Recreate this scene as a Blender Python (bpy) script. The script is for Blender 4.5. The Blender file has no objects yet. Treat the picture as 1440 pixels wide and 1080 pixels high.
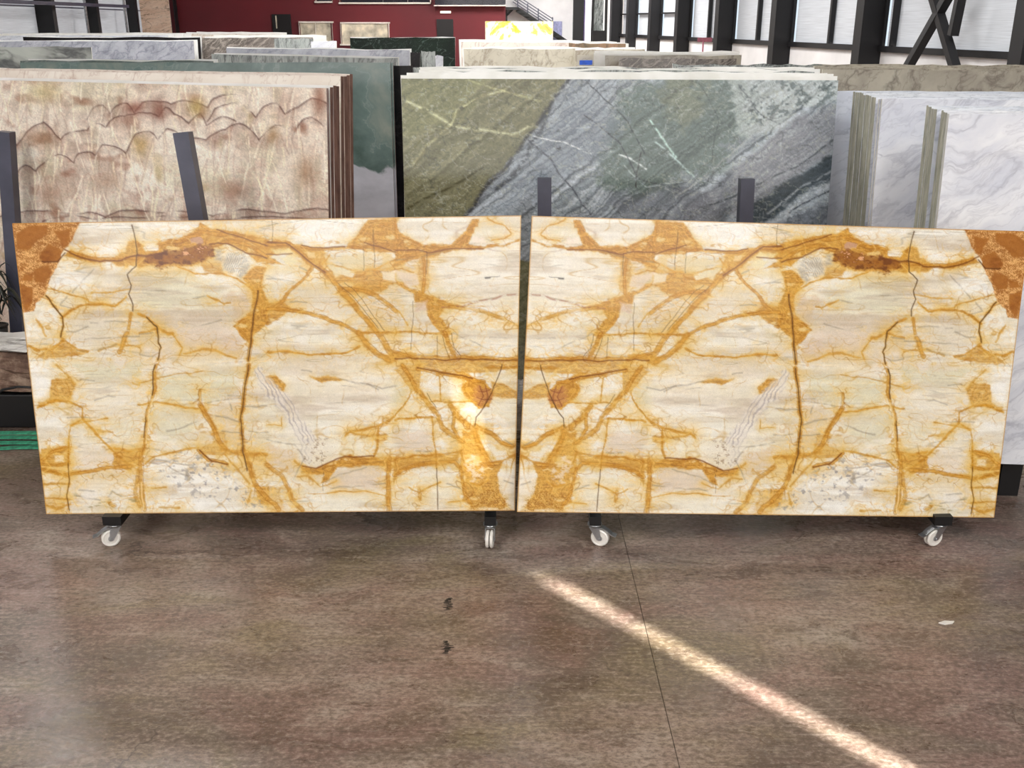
import bpy, bmesh, math, random
import numpy as np
from mathutils import Vector, Matrix
random.seed(7); RNG = np.random.RandomState(11)
SC = bpy.context.scene
COL = SC.collection
# ------------------------------------------------------------------ camera, world, sun, big lamps, exposure
H = 2.7; F = 1400.0; PITCH = math.radians(20.0)
cam_d = bpy.data.cameras.new('camera'); cam = bpy.data.objects.new('camera', cam_d); COL.objects.link(cam)
cam_d.sensor_width = 36; cam_d.lens = 36 * F / 1440; cam_d.clip_end = 300
cam.location = (0, 0, H); cam.rotation_euler = (math.pi / 2 - PITCH, 0, 0)
SC.camera = cam
w = bpy.data.worlds.new('sky'); SC.world = w; w.use_nodes = True
bg = w.node_tree.nodes['Background']; bg.inputs[0].default_value = (0.75, 0.87, 1, 1); bg.inputs[1].default_value = 1.0
sun_d = bpy.data.lights.new('sun', 'SUN'); sun = bpy.data.objects.new('sun', sun_d); COL.objects.link(sun)
SUN_EL = math.radians(20)
sd = Vector((-0.690 * math.cos(SUN_EL), 0.725 * math.cos(SUN_EL), -math.sin(SUN_EL)))
sun.rotation_euler = sd.to_track_quat('-Z', 'Y').to_euler(); sun_d.energy = 55; sun_d.angle = math.radians(0.35)
sun_d.color = (1, 0.96, 0.9); sun.location = (10, -10, 12)

def area(name, loc, size, energy, rot=(0, 0, 0), col=(1, 1, 1)):
    d = bpy.data.lights.new(name, 'AREA'); o = bpy.data.objects.new(name, d); COL.objects.link(o)
    d.shape = 'RECTANGLE'; d.size, d.size_y = size; d.energy = energy; d.color = col
    o.location = loc; o.rotation_euler = rot; return o
CEIL = 8.6
for xx, yy, sx, sy, e in ((-6, -2.5, 2.4, 6, 680), (4, -2.5, 2.4, 6, 680), (-5.6, 13.2, 2.4, 2.2, 560), (1.2, 13.6, 4.5, 2.0, 560), (6, 20, 2.4, 7, 900),
                          (-4, 30, 2.4, 7, 1100), (3, 34, 2.4, 7, 1100), (-6, 50, 2.4, 7, 1200), (2, 50, 4, 7, 2600)):
    area('skylight_lamp', (xx, yy, CEIL - 0.15), (sx, sy), e, (0, 0, 0), (1, 0.985, 0.96))
area('rear_daylight', (-1, -7.6, 4.3), (14, 5), 400, (math.radians(80), 0, 0), (1, 0.97, 0.93))
SC.view_settings.view_transform = 'Standard'; SC.view_settings.look = 'None'
SC.view_settings.gamma = 1; SC.view_settings.use_curve_mapping = False
SC.view_settings.exposure = 0.12

# ------------------------------------------------------------------ geometry helpers
def ray(px, py):
    u = (px - 720) / F; v = (py - 540) / F
    return Vector((u, math.cos(PITCH) - v * math.sin(PITCH), -math.sin(PITCH) - v * math.cos(PITCH)))
def at(px, py, Y):
    d = ray(px, py); t = Y / d.y
    return Vector((d.x * t, Y, H + d.z * t))
def at_wall(px, py, x0, k):            # plane X = x0 + k*Y
    d = ray(px, py); t = x0 / (d.x - k * d.y)
    return Vector((d.x * t, d.y * t, H + d.z * t))
def at_floor(px, py, z=0):
    d = ray(px, py); t = (z - H) / d.z
    return Vector((d.x * t, d.y * t, z))

def link(name, me, mat=None, parent=None, loc=None, rot=None):
    o = bpy.data.objects.new(name, me); COL.objects.link(o)
    if mat is not None and me is not None and len(me.materials) == 0:
        for m in (mat if isinstance(mat, (list, tuple)) else [mat]): me.materials.append(m)
    if parent: o.parent = parent
    if loc is not None: o.location = loc
    if rot is not None: o.rotation_euler = rot
    return o
def thing(name, label, cat, loc=(0, 0, 0), rotz=0, group=None):
    o = bpy.data.objects.new(name, None); COL.objects.link(o); o.location = loc; o.rotation_euler = (0, 0, rotz)
    o.empty_display_size = 0.1
    return tag(o, label, cat, group)
def tag(o, label, cat, group=None):
    o['label'] = label; o['category'] = cat; o['kind'] = 'thing'
    if group: o['group'] = group
    return o
def struct(o): o['kind'] = 'structure'; return o

class MB:
    def __init__(s): s.bm = bmesh.new()
    def box(s, c, size, rot=None, mi=0, bev=0):
        r = bmesh.ops.create_cube(s.bm, size=1); vs = r['verts']
        M = Matrix.Translation(Vector(c)) @ (rot.to_4x4() if rot is not None else Matrix.Identity(4)) @ Matrix.Diagonal((*size, 1))
        bmesh.ops.transform(s.bm, matrix=M, verts=vs)
        fs = set(f for v in vs for f in v.link_faces)
        for f in fs: f.material_index = mi
        if bev:
            es = list(set(e for v in vs for e in v.link_edges))
            bmesh.ops.bevel(s.bm, geom=es, offset=bev, segments=2, affect='EDGES', profile=.5)
        return s
    def prism(s, pts, th, ax, mi=0):   # polygon (3D points) extruded by vector
        a = [s.bm.verts.new(Vector(p)) for p in pts]; b = [s.bm.verts.new(Vector(p) + Vector(ax) * th) for p in pts]
        n = len(a)
        fs = [s.bm.faces.new(a), s.bm.faces.new(b[::-1])]
        for i in range(n): fs.append(s.bm.faces.new((a[(i + 1) % n], a[i], b[i], b[(i + 1) % n])))
        for f in fs: f.material_index = mi
        return s
    def bar(s, a, b, wd, dp=None, mi=0, up=(0, 0, 1)):
        a, b = Vector(a), Vector(b); d = b - a; L = d.length; dz = d.normalized()
        x = Vector(up).cross(dz)
        if x.length < 1e-4: x = Vector((1, 0, 0)).cross(dz)
        x.normalize(); y = dz.cross(x)
        R = Matrix((x, y, dz)).transposed()
        return s.box((a + b) / 2, (wd, dp or wd, L), R, mi)
    def cyl(s, a, b, r, seg=16, r2=None, mi=0):
        a, b = Vector(a), Vector(b); d = b - a
        q = d.to_track_quat('Z', 'Y')
        M = Matrix.Translation((a + b) / 2) @ q.to_matrix().to_4x4()
        rr = bmesh.ops.create_cone(s.bm, cap_ends=True, segments=seg, radius1=r, radius2=r if r2 is None else r2, depth=d.length, matrix=M)
        for f in set(f for v in rr['verts'] for f in v.link_faces): f.material_index = mi; f.smooth = len(f.verts) == 4
        return s
    def torus(s, c, axis, R, r, seg=28, sub=10, sq=1.0):
        q = Vector(axis).to_track_quat('Z', 'Y').to_matrix(); vs = []
        for i in range(seg):
            a = 2 * math.pi * i / seg
            for j in range(sub):
                b = 2 * math.pi * j / sub
                p = Vector(((R + r * math.cos(b)) * math.cos(a), (R + r * math.cos(b)) * math.sin(a), r * sq * math.sin(b)))
                vs.append(s.bm.verts.new(Vector(c) + q @ p))
        for i in range(seg):
            for j in range(sub):
                f = s.bm.faces.new((vs[i * sub + j], vs[((i + 1) % seg) * sub + j], vs[((i + 1) % seg) * sub + (j + 1) % sub], vs[i * sub + (j + 1) % sub])); f.smooth = True
        return s
    def tube(s, pts, r, seg=8):
        pts = [Vector(p) for p in pts]; rings = []
        for i, p in enumerate(pts):
            d = (pts[min(i + 1, len(pts) - 1)] - pts[max(i - 1, 0)]).normalized()
            x = d.cross(Vector((0, 0, 1)));
            if x.length < .05: x = d.cross(Vector((0, 1, 0)))
            x.normalize(); y = d.cross(x); rr = r[i] if isinstance(r, (list, tuple)) else r
            rings.append([s.bm.verts.new(p + (x * math.cos(2 * math.pi * k / seg) + y * math.sin(2 * math.pi * k / seg)) * rr) for k in range(seg)])
        for a, b in zip(rings, rings[1:]):
            for k in range(seg):
                f = s.bm.faces.new((a[k], a[(k + 1) % seg], b[(k + 1) % seg], b[k])); f.smooth = True
        s.bm.faces.new(rings[0]); s.bm.faces.new(rings[-1][::-1]); return s
    def build(s, name, mat, parent=None, loc=None, rot=None, origin=None):
        if origin is not None:
            bmesh.ops.translate(s.bm, verts=s.bm.verts, vec=-Vector(origin)); loc = origin
        bmesh.ops.recalc_face_normals(s.bm, faces=s.bm.faces)
        me = bpy.data.meshes.new(name); s.bm.to_mesh(me); s.bm.free()
        return link(name, me, mat, parent, loc, rot)

# ------------------------------------------------------------------ materials
def lin(c):
    c = np.asarray(c, float) / 255.0
    return np.where(c <= 0.04045, c / 12.92, ((c + 0.055) / 1.055) ** 2.4)
def L4(c): return (*[float(x) for x in lin(c)], 1)
class NT:
    def __init__(s, name):
        s.m = bpy.data.materials.new(name); s.m.use_nodes = True; s.t = s.m.node_tree; s.b = s.t.nodes['Principled BSDF']
    def n(s, typ, **kw):
        nd = s.t.nodes.new(typ)
        for k, v in kw.items():
            if k.startswith('i_'): nd.inputs[k[2:].replace('_', ' ')].default_value = v
            else: setattr(nd, k, v)
        return nd
    def l(s, a, b): s.t.links.new(a, b)
    def ramp(s, src, stops, interp='LINEAR'):
        r = s.n('ShaderNodeValToRGB'); r.color_ramp.interpolation = interp
        e = r.color_ramp.elements
        while len(e) < len(stops): e.new(0.5)
        for el, (p, c) in zip(e, stops): el.position = p; el.color = c if len(c) == 4 else L4(c)
        s.l(src, r.inputs[0]); return r.outputs[0]
    def mix(s, fac, a, b, mode='MIX'):
        m = s.n('ShaderNodeMix', data_type='RGBA', blend_type=mode)
        for sock, v in ((m.inputs['Factor'], fac), (m.inputs['A'], a), (m.inputs['B'], b)):
            if hasattr(v, 'links'): s.l(v, sock)
            else: sock.default_value = v
        return m.outputs['Result']
    def math(s, op, a, b=0.0):
        m = s.n('ShaderNodeMath', operation=op)
        for i, v in enumerate((a, b)):
            if hasattr(v, 'links'): s.l(v, m.inputs[i])
            else: m.inputs[i].default_value = v
        return m.outputs[0]
    def noise(s, vec, scale, detail=4, rough=.55, dist=0.0):
        n = s.n('ShaderNodeTexNoise'); n.inputs['Scale'].default_value = scale; n.inputs['Detail'].default_value = detail
        n.inputs['Roughness'].default_value = rough; n.inputs['Distortion'].default_value = dist
        if vec is not None: s.l(vec, n.inputs['Vector'])
        return n
    def coords(s, scale=(1, 1, 1), rot=(0, 0, 0), rand=0.0, kind='Object'):
        tc = s.n('ShaderNodeTexCoord'); mp = s.n('ShaderNodeMapping'); s.l(tc.outputs[kind], mp.inputs['Vector'])
        mp.inputs['Scale'].default_value = scale; mp.inputs['Rotation'].default_value = rot
        if rand:
            oi = s.n('ShaderNodeObjectInfo'); c = s.n('ShaderNodeCombineXYZ'); v = s.math('MULTIPLY', oi.outputs['Random'], rand)
            for i in range(3): s.l(v, c.inputs[i])
            s.l(c.outputs[0], mp.inputs['Location'])
        return mp.outputs[0]
    def set(s, col=None, rough=None, metal=None, spec=None):
        for k, v in (('Base Color', col), ('Roughness', rough), ('Metallic', metal), ('Specular IOR Level', spec)):
            if v is None: continue
            if hasattr(v, 'links'): s.l(v, s.b.inputs[k])
            else: s.b.inputs[k].default_value = v
        return s
    def bump(s, h, strength=.2, dist=.01):
        b = s.n('ShaderNodeBump'); b.inputs['Strength'].default_value = strength; b.inputs['Distance'].default_value = dist
        s.l(h, b.inputs['Height']); s.l(b.outputs[0], s.b.inputs['Normal']); return s

def plain(name, c, rough=.5, metal=0, var=.12, scale=12, bump=0):
    t = NT(name); v = t.coords(); n = t.noise(v, scale, 5)
    lo = [x * (1 - var) for x in c]; hi = [min(255, x * (1 + var)) for x in c]
    t.set(t.ramp(n.outputs[0], [(.3, lo), (.7, hi)]), rough, metal)
    if bump: t.bump(n.outputs[0], bump)
    return t.m
def glow(name, c, e, stripes=0, var=.1):
    t = NT(name); v = t.coords((.6, .6, stripes or 1)); n = t.noise(v, 1.5, 3)
    c1 = t.ramp(n.outputs[0], [(.25, [x * (1 - var) for x in c]), (.75, c)])
    t.set(c1, .5); t.l(c1, t.b.inputs['Emission Color']); t.b.inputs['Emission Strength'].default_value = e
    return t.m
def marble(name, base, tint, vein, rot=(0, 0, 0), scale=1.0, stretch=(1, 1, 3), vein_w=.06, amt=.8, speck=None, rough=.12, warp=.3, spec=.5):
    """polished stone: two-tone clouds, ridged veins, fine second veins"""
    t = NT(name)
    v = t.coords((1, 1, 1), (0, 0, 0), 30)
    wn = t.noise(v, 1.6 * scale, 4)
    va = t.n('ShaderNodeVectorMath', operation='MULTIPLY_ADD'); t.l(wn.outputs['Color'], va.inputs[0]); va.inputs[1].default_value = (warp / scale,) * 3; t.l(v, va.inputs[2])
    mr = t.n('ShaderNodeMapping'); t.l(va.outputs[0], mr.inputs['Vector']); mr.inputs['Rotation'].default_value = rot
    mp = t.n('ShaderNodeMapping'); t.l(mr.outputs[0], mp.inputs['Vector']); mp.inputs['Scale'].default_value = stretch
    cl = t.noise(mp.outputs[0], 1.1 * scale, 6, .6)
    c = t.ramp(cl.outputs[0], [(.32, tint), (.6, base)])
    for sc, wd, am in ((1.0, vein_w, amt), (3.1, vein_w * .8, amt * .6)):
        n = t.noise(mp.outputs[0], sc * scale, 7, .55, .4)
        d = t.math('ABSOLUTE', t.math('SUBTRACT', n.outputs[0], .5))
        f = t.ramp(d, [(0, (am, am, am, 1)), (wd * .45, (am * .35,) * 3 + (1,)), (wd, (0, 0, 0, 1))])
        c = t.mix(f, c, L4(vein))
    if speck is not None:
        n = t.noise(v, 60, 3); f = t.ramp(n.outputs[0], [(.55, (0, 0, 0, 1)), (.75, (.5, .5, .5, 1))]); c = t.mix(f, c, L4(speck))
    t.set(c, rough, spec=spec); return t.m
def edge_mat(name, a, b, scale=25):
    t = NT(name); v = t.coords((1, 1, .25), (0, 0, 0), 9); n = t.noise(v, scale, 6, .7)
    oi = t.n('ShaderNodeObjectInfo')
    c = t.ramp(n.outputs[0], [(.3, a), (.62, b)])
    c = t.mix(t.math('MULTIPLY', oi.outputs['Random'], .22), c, L4([x * .6 for x in a]))
    t.set(c, .6); t.bump(n.outputs[0], .3); return t.m
def attr_mat(name, rough=.09, fine=120, spec=.5):
    t = NT(name); a = t.n('ShaderNodeAttribute', attribute_name='stone'); v = t.coords()
    n = t.noise(v, fine, 4, .65); f = t.ramp(n.outputs[0], [(.3, (.86, .86, .86, 1)), (.7, (1.1, 1.1, 1.1, 1))])
    t.set(t.mix(1.0, a.outputs['Color'], f, 'MULTIPLY'), rough, spec=spec); return t.m

M = {}
M['black'] = plain('black_steel', (14, 14, 16), .45)
M['column'] = plain('dark_column_paint', (11, 10, 14), .6, var=.2, scale=2)
M['post'] = plain('grey_blue_post_paint', (72, 74, 90), .4, var=.1, scale=6)
M['chrome'] = plain('zinc_plated_steel', (175, 178, 182), .28, .9)
M['wheel'] = plain('white_nylon', (226, 222, 215), .35, var=.05)
M['hub'] = plain('grey_hub_plastic', (170, 168, 165), .4)
M['white_wall'] = plain('white_wall_paint', (228, 226, 226), .7, var=.04, scale=1)
M['red_wall'] = plain('dark_red_wall_paint', (98, 17, 27), .6, var=.1, scale=.3)
M['white_frame'] = plain('white_window_frame', (225, 215, 205), .5, var=.05)
M['dark_glass'] = plain('dark_window_glass', (26, 26, 36), .08)
M['room_glass'] = plain('lit_office_glass', (190, 180, 160), .2, var=.3, scale=1.5)
M['black_door'] = plain('black_door_paint', (14, 10, 12), .4)
M['ceiling'] = plain('ceiling_sheet', (150, 150, 150), .8)
M['panel_daylight'] = glow('translucent_daylight_panel', (206, 210, 216), .22, 60, .16)
M['strip_light'] = glow('fluorescent_strip', (255, 240, 225), 1.4)

# ------------------------------------------------------------------ numpy painting tools for the traced stones
def up(a, n, axis):
    m = a.shape[axis]; x = np.linspace(0, m - 1.001, n); i = x.astype(int); f = x - i; f = f * f * (3 - 2 * f)
    sh = [1, 1]; sh[axis] = n; f = f.reshape(sh)
    return np.take(a, i, axis) * (1 - f) + np.take(a, i + 1, axis) * f
def fbm(h, w, cx, cy, octv=4, gain=.55):
    """value noise, cell size (cx,cy) raster px, range about -1..1"""
    out = np.zeros((h, w)); amp = 1; tot = 0
    for o in range(octv):
        gy = max(2, int(h / max(cy, 1)) + 2); gx = max(2, int(w / max(cx, 1)) + 2)
        gy = min(gy, h); gx = min(gx, w)
        out += amp * up(up(RNG.uniform(-1, 1, (gy, gx)), h, 0), w, 1); tot += amp * amp * .33; amp *= gain; cx /= 2; cy /= 2
    return out / math.sqrt(tot) * .5
def sstep(x): x = np.clip(x, 0, 1); return x * x * (3 - 2 * x)
def homog(src, dst):
    A = []
    for (x, y), (u, v) in zip(src, dst):
        A.append([x, y, 1, 0, 0, 0, -u * x, -u * y, -u]); A.append([0, 0, 0, x, y, 1, -v * x, -v * y, -v])
    return np.linalg.svd(np.array(A, float))[2][-1].reshape(3, 3)
class Painter:
    def __init__(s, w, h, corners, warp=2.5, cell=28):
        s.w, s.h = w, h; S, T = np.meshgrid(np.linspace(0, 1, w), np.linspace(0, 1, h)); s.S, s.T = S, T
        Hm = homog([(0, 0), (1, 0), (1, 1), (0, 1)], corners); q = Hm @ np.stack([S.ravel(), T.ravel(), np.ones(S.size)])
        s.X0 = (q[0] / q[2]).reshape(h, w); s.Y0 = (q[1] / q[2]).reshape(h, w)
        s.X = s.X0 + fbm(h, w, cell, cell, 4, .5) * warp; s.Y = s.Y0 + fbm(h, w, cell, cell, 4, .5) * warp
        s.n1 = fbm(h, w, 7, 4, 3, .7); s.n2 = fbm(h, w, 22, 14, 4, .6); s.n3 = RNG.uniform(-1, 1, (h, w))
        s.st = fbm(h, w, 40, 3, 4, .6)
        s.C = np.zeros((h, w, 3)); s.prox = np.zeros((h, w))
    def mixin(s, m, col):
        col = np.asarray(col, float)
        s.C += (col - s.C) * m[..., None]
    def dist(s, pts, R=1e9):
        d = np.full((s.h, s.w), 1e9)
        for (x0, y0), (x1, y1) in zip(pts, pts[1:]):
            dx, dy = x1 - x0, y1 - y0; L = dx * dx + dy * dy + 1e-9
            t = np.clip(((s.X - x0) * dx + (s.Y - y0) * dy) / L, 0, 1)
            d = np.minimum(d, np.hypot(s.X - x0 - t * dx, s.Y - y0 - t * dy))
        return d
    def inside(s, pts):
        c = np.zeros((s.h, s.w), bool); n = len(pts)
        for i in range(n):
            (x0, y0), (x1, y1) = pts[i], pts[(i + 1) % n]
            if y0 == y1: continue
            k = ((y0 > s.Y) != (y1 > s.Y)) & (s.X < (x1 - x0) * (s.Y - y0) / (y1 - y0) + x0); c ^= k
        return c
    def area(s, pts, soft=3, rough=1.0):
        d = s.dist(list(pts) + [pts[0]]); sd_ = np.where(s.inside(pts), d, -d); s.sd = sd_
        return sstep(.5 + (sd_ + rough * s.n2 * soft * 1.2 + rough * s.n1 * soft * .8) / (2 * soft))

# ------------------------------------------------------------------ the book-matched cream and ochre slab, traced vein by vein
TILE = {'A1': (15, 300), 'A2': (195, 300), 'A3': (375, 300), 'A4': (555, 300), 'B1': (15, 515), 'B2': (195, 515), 'B3': (375, 515), 'B4': (555, 515)}
def tp(t, s):
    ox, oy = TILE[t]; v = [float(q) for q in s.replace(';', ' ').replace(',', ' ').split()]
    return [(ox + v[i] / 5.144, oy + v[i + 1] / 5.144) for i in range(0, len(v), 2)]
def paint_gold():
    P = Painter(700, 408, [(17, 314), (733, 303), (724, 718), (65, 723)], 2.2, 26)
    h, w = P.h, P.w
    cream = np.array((232, 225, 209.)); C = P.C; C += cream
    P.mixin(sstep(.5 + P.n2 * .9) * .35, (212, 208, 180))          # greenish grey cream
    P.mixin(sstep(fbm(h, w, 120, 60, 3) * .9 + .35) * .5, (224, 203, 180))   # pinkish
    P.mixin(sstep(fbm(h, w, 90, 40, 3) * .9 + .3) * .6, (233, 226, 205))
    # white fields
    for t, s_, a in (('A1', '510,80 870,80 890,200 800,290 600,280 440,220', .9), ('A2', '0,70 430,70 350,150 150,210 80,260 0,190', .9),
                  ('A3', '150,50 690,50 640,140 480,240 260,230', 1), ('A4', '20,40 540,30 450,160 300,225 190,220 60,120', .7),
                  ('A1', '370,350 620,400 560,560 280,530', .9), ('A1', '250,610 360,760 340,860 170,780', .9), ('A1', '110,790 250,860 250,990 130,960', .9),
                  ('B1', '150,0 290,10 290,200 180,260', 1), ('B1', '200,400 400,330 420,560 220,600', .8), ('B1', '480,780 880,770 920,1040 480,1050', .55),
                  ('B1', '310,650 380,650 380,690 320,690', .8), ('B2', '60,720 160,660 360,610 440,620 520,700 640,790 800,950 926,1020 926,1040 100,1040 180,880 80,880', .95),
                  ('B4', '640,370 720,350 780,400 890,480 740,490 620,430', .9), ('B4', '200,90 440,90 470,170 440,260 200,180', .7),
                  ('B4', '330,480 470,560 470,620 310,600', .7), ('A3', '150,750 500,810 640,900 650,970 500,1010 60,960', .45),
                  ('B3', '350,230 926,170 926,360 700,440 560,500 380,500', .45), ('A4', '250,330 900,260 900,560 400,600', .35), ('A4', '430,720 926,800 926,1020 700,960', .35)):
        P.mixin(P.area(tp(t, s_), 3) * a * .9, (241, 239, 233))
    for t, s_, a in (('A2', '0,420 600,470 640,560 500,690 0,680', .5), ('B2', '140,60 700,60 720,200 560,260 400,290 150,260', .6), ('B1', '450,0 926,0 926,100 560,120', .6),
                     ('B4', '0,150 110,200 0,370', .5), ('B1', '720,420 926,420 926,600 760,590', .4), ('B2', '60,310 380,330 480,440 120,560', .4)):
        P.mixin(P.area(tp(t, s_), 5) * a, (212, 208, 178))
    for t, s_, a in (('A2', '100,760 600,740 760,900 740,1060 400,1000 200,900', .45), ('B4', '0,470 270,470 290,640 0,650', .5), ('B2', '560,280 740,260 740,620 620,560', .35), ('B3', '420,750 860,720 860,920 400,860', .5),
                     ('B3', '0,560 230,640 200,780 0,740', .5), ('A2', '620,600 800,560 800,700 700,780', .7), ('A2', '600,880 740,930 750,1060 600,1000', .6)):
        P.mixin(P.area(tp(t, s_), 5) * a, (211, 190, 172))
    # fine near-horizontal strokes
    for k in range(4):
        nn = fbm(h, w, 150, 11, 2, .4) + .25 * fbm(h, w, 60, 40, 2); r = np.exp(-(nn / .035) ** 2) * sstep(fbm(h, w, 90, 40, 2) * 1.6 - .05)
        P.mixin(r * .5, ((150, 134, 104), (134, 126, 112), (186, 146, 80), (176, 150, 130))[k])
    soft = fbm(h, w, 170, 14, 3, .5); P.mixin(sstep(soft * 1.3 + .05) * .42, (204, 190, 166)); P.mixin(sstep(-soft * 1.4 - .1) * .45, (243, 240, 232)); soft = fbm(h, w, 110, 18, 4, .6); P.mixin(sstep(soft * 1.8 - .5) * .45, (182, 162, 138))
    for k in range(2):
        P.mixin(np.exp(-((fbm(h, w, 90, 60, 3, .45)) / .012) ** 2) * .4 * sstep(P.n2 + .4), (180, 132, 52))
    OCH = (186, 122, 32); DRK = (143, 84, 16); YEL = (222, 178, 86); BRN = (104, 52, 12); PALE = (236, 214, 158); GRY = (128, 116, 100); ORG = (196, 120, 40)
    def vcol(a, b): return np.asarray(a)[None, None] + (np.asarray(b) - np.asarray(a))[None, None] * sstep(.5 + P.st * .8 + P.n1 * .7)[..., None]
    def mixf(m, cf): P.C += (cf - P.C) * m[..., None]
    OF = vcol((212, 152, 46), (166, 106, 18))
    def vein(pts, wd, a=.9, cf=None, halo=1.0):
        d = P.dist(pts); P.prox[:] = np.maximum(P.prox, np.exp(-d / (13 + 2.5 * wd)) * min(1, wd / 2.5))
        if halo: mixf(np.exp(-d / (wd * 1.7 + 2.5)) * .6 * halo * sstep(.65 + P.n2 * .8), np.broadcast_to(np.asarray(YEL, float), P.C.shape))
        m = sstep(1.2 - d / (wd * (1 + .35 * P.n2)) + P.n1 * .25) * a * (.8 + .2 * sstep(.5 + P.n2))
        mixf(m, OF if cf is None else np.broadcast_to(np.asarray(cf, float), P.C.shape))
        if wd >= 3:   # lighter laminae and dark thread along the band
            ph = np.sin(d * 2.6 + P.n2 * 4); mixf(m * sstep(ph * 1.4 - .35) * .45, np.broadcast_to(np.array((222, 170, 84.)), P.C.shape))
            mixf(np.exp(-((d - wd * .55 + P.n2 * 1.2) / .55) ** 2) * .5 * a, np.broadcast_to(np.asarray(DRK, float), P.C.shape))
    def BC(c): return np.broadcast_to(np.asarray(c, float), P.C.shape)
    def mass(pts, a=.85, cf=None, soft=1.8):
        m = P.area(pts, soft, .7); sd_ = P.sd
        mixf(np.exp(-np.clip(-sd_, 0, 99) / 5) * (1 - m) * .6 * a * sstep(.6 + P.n2), BC((228, 190, 104)))
        mixf(m * a, OF if cf is None else cf); P.prox[:] = np.maximum(P.prox, m)
        lam = np.sin(sd_ * 1.15 + P.n2 * 3.5 + P.st * 1.5); mixf(m * sstep(lam * 1.6 - .5) * .55 * a, BC((228, 178, 86)))
        lam = np.sin(sd_ * .8 + 2 + P.n2 * 4.5); mixf(m * np.exp(-(lam / .16) ** 2) * .5 * a, BC((132, 78, 16)))
        lam = fbm(h, w, 40, 8, 3, .5); mixf(m * np.exp(-(lam / .05) ** 2) * .45 * a, BC((116, 66, 14)))
        hl = sstep(fbm(h, w, 20, 9, 3, .5) * 2.6 - 1.0) * sstep(sd_ / 4); mixf(m * hl * .75, BC((232, 208, 150)))
    # --- ochre masses
    mass(tp('A1', '430,250 480,300 700,335 830,290 850,220 900,190 930,210 930,385 840,395 700,362 500,340 380,310'), .8)
    mass(tp('A2', '-10,190 60,275 130,270 150,215 250,180 350,160 410,110 440,70 520,110 640,120 700,155 800,160 935,200 935,370 860,370 790,310 700,250 600,215 540,230 530,300 480,350 380,380 160,400 80,380 -10,400'), .95)
    mass(tp('A2', '740,460 860,390 915,400 880,560 935,660 935,800 850,870 790,940 740,920 680,820 800,720 820,580 760,500'), .9)
    mass(tp('A2', '450,360 590,365 610,430 470,430'), .55)
    mass(tp('A3', '540,255 640,190 690,100 720,45 935,45 935,300 700,275'), .85)
    mass(tp('A3', '-10,200 130,210 230,240 400,255 420,300 300,300 180,265 -10,330'), .75)
    mass(tp('A3', '180,230 260,240 400,300 430,360 400,390 330,400 250,320'), .75)
    mass(tp('A3', '400,400 470,460 620,470 640,420 800,420 935,400 935,500 850,560 700,580 560,620 500,540'), .75)
    mass(tp('A3', '-10,310 60,330 130,385 -10,370'), .8)
    mass(tp('A3', '-10,660 100,640 170,700 100,760 -10,830'), .7)
    mass(tp('A4', '-10,40 10,120 60,160 120,200 200,235 400,225 450,180 510,120 550,40 610,35 570,130 535,220 600,235 700,225 800,235 905,190 910,205 800,250 640,262 450,270 300,300 240,320 130,350 -10,400'), .92)
    mass(tp('A4', '-10,485 60,500 100,550 200,565 260,600 350,640 430,690 350,700 320,760 390,820 410,880 350,880 300,840 240,760 230,650 140,650 130,590 60,545'), .8)
    mass(tp('A4', '170,330 240,330 250,560 180,570'), .5)
    mass(tp('B1', '300,110 420,90 470,150 430,260 260,270 190,320 200,270 290,240'), .65)
    mass(tp('B1', '215,600 300,600 440,590 420,680 400,720 220,720'), .7); P.mixin(P.area(tp('B1', '310,645 380,645 380,695 320,690'), 2), (236, 228, 210))
    mass(tp('B1', '740,600 935,640 935,720 850,755 730,720'), .8); mass(tp('B1', '235,740 400,760 560,760 400,800 240,780'), .6)
    mass(tp('B1', '130,960 300,930 400,960 380,1050 200,1040'), .25)
    mass(tp('A1', '370,920 480,1000 560,1020 380,1060 200,1050 300,980'), .6)
    mass(tp('B3', '250,715 340,742 450,700 600,655 935,670 935,745 700,720 520,745 430,830 380,850 400,790 250,780'), .9)
    mass(tp('B3', '-10,90 60,80 130,140 120,185 60,160 -10,130'), .8); mass(tp('B3', '310,88 420,80 560,110 400,140'), .7); mass(tp('B3', '740,500 870,500 870,540 780,550'), .7)
    mass(tp('B3', '0,860 90,900 130,1040 0,1040'), .3)
    mass(tp('B4', '430,30 560,70 660,130 710,200 680,310 600,330 520,250 480,180 480,120'), .9)
    mass(tp('B4', '690,120 800,160 926,210 926,240 780,240 690,220'), .6)
    mass(tp('B4', '490,470 600,480 640,560 680,690 780,695 740,800 760,900 810,1010 780,1030 570,1030 500,980 480,820 480,600'), .8)
    mass(tp('B4', '-10,30 90,0 190,0 180,190 120,190'), .6); mass(tp('B4', '-10,690 300,640 470,640 470,700 250,715 60,760 -10,850'), .75)
    mass(tp('B4', '600,-60 926,-20 926,30 600,60 400,40 160,30 100,-40'), .55)
    mass(tp('B2', '500,490 620,480 640,620 740,610 926,640 926,700 780,670 640,660 470,640 430,600 540,560'), .5)
    mass(tp('B2', '820,860 940,870 940,1000 880,990'), .8)
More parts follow.
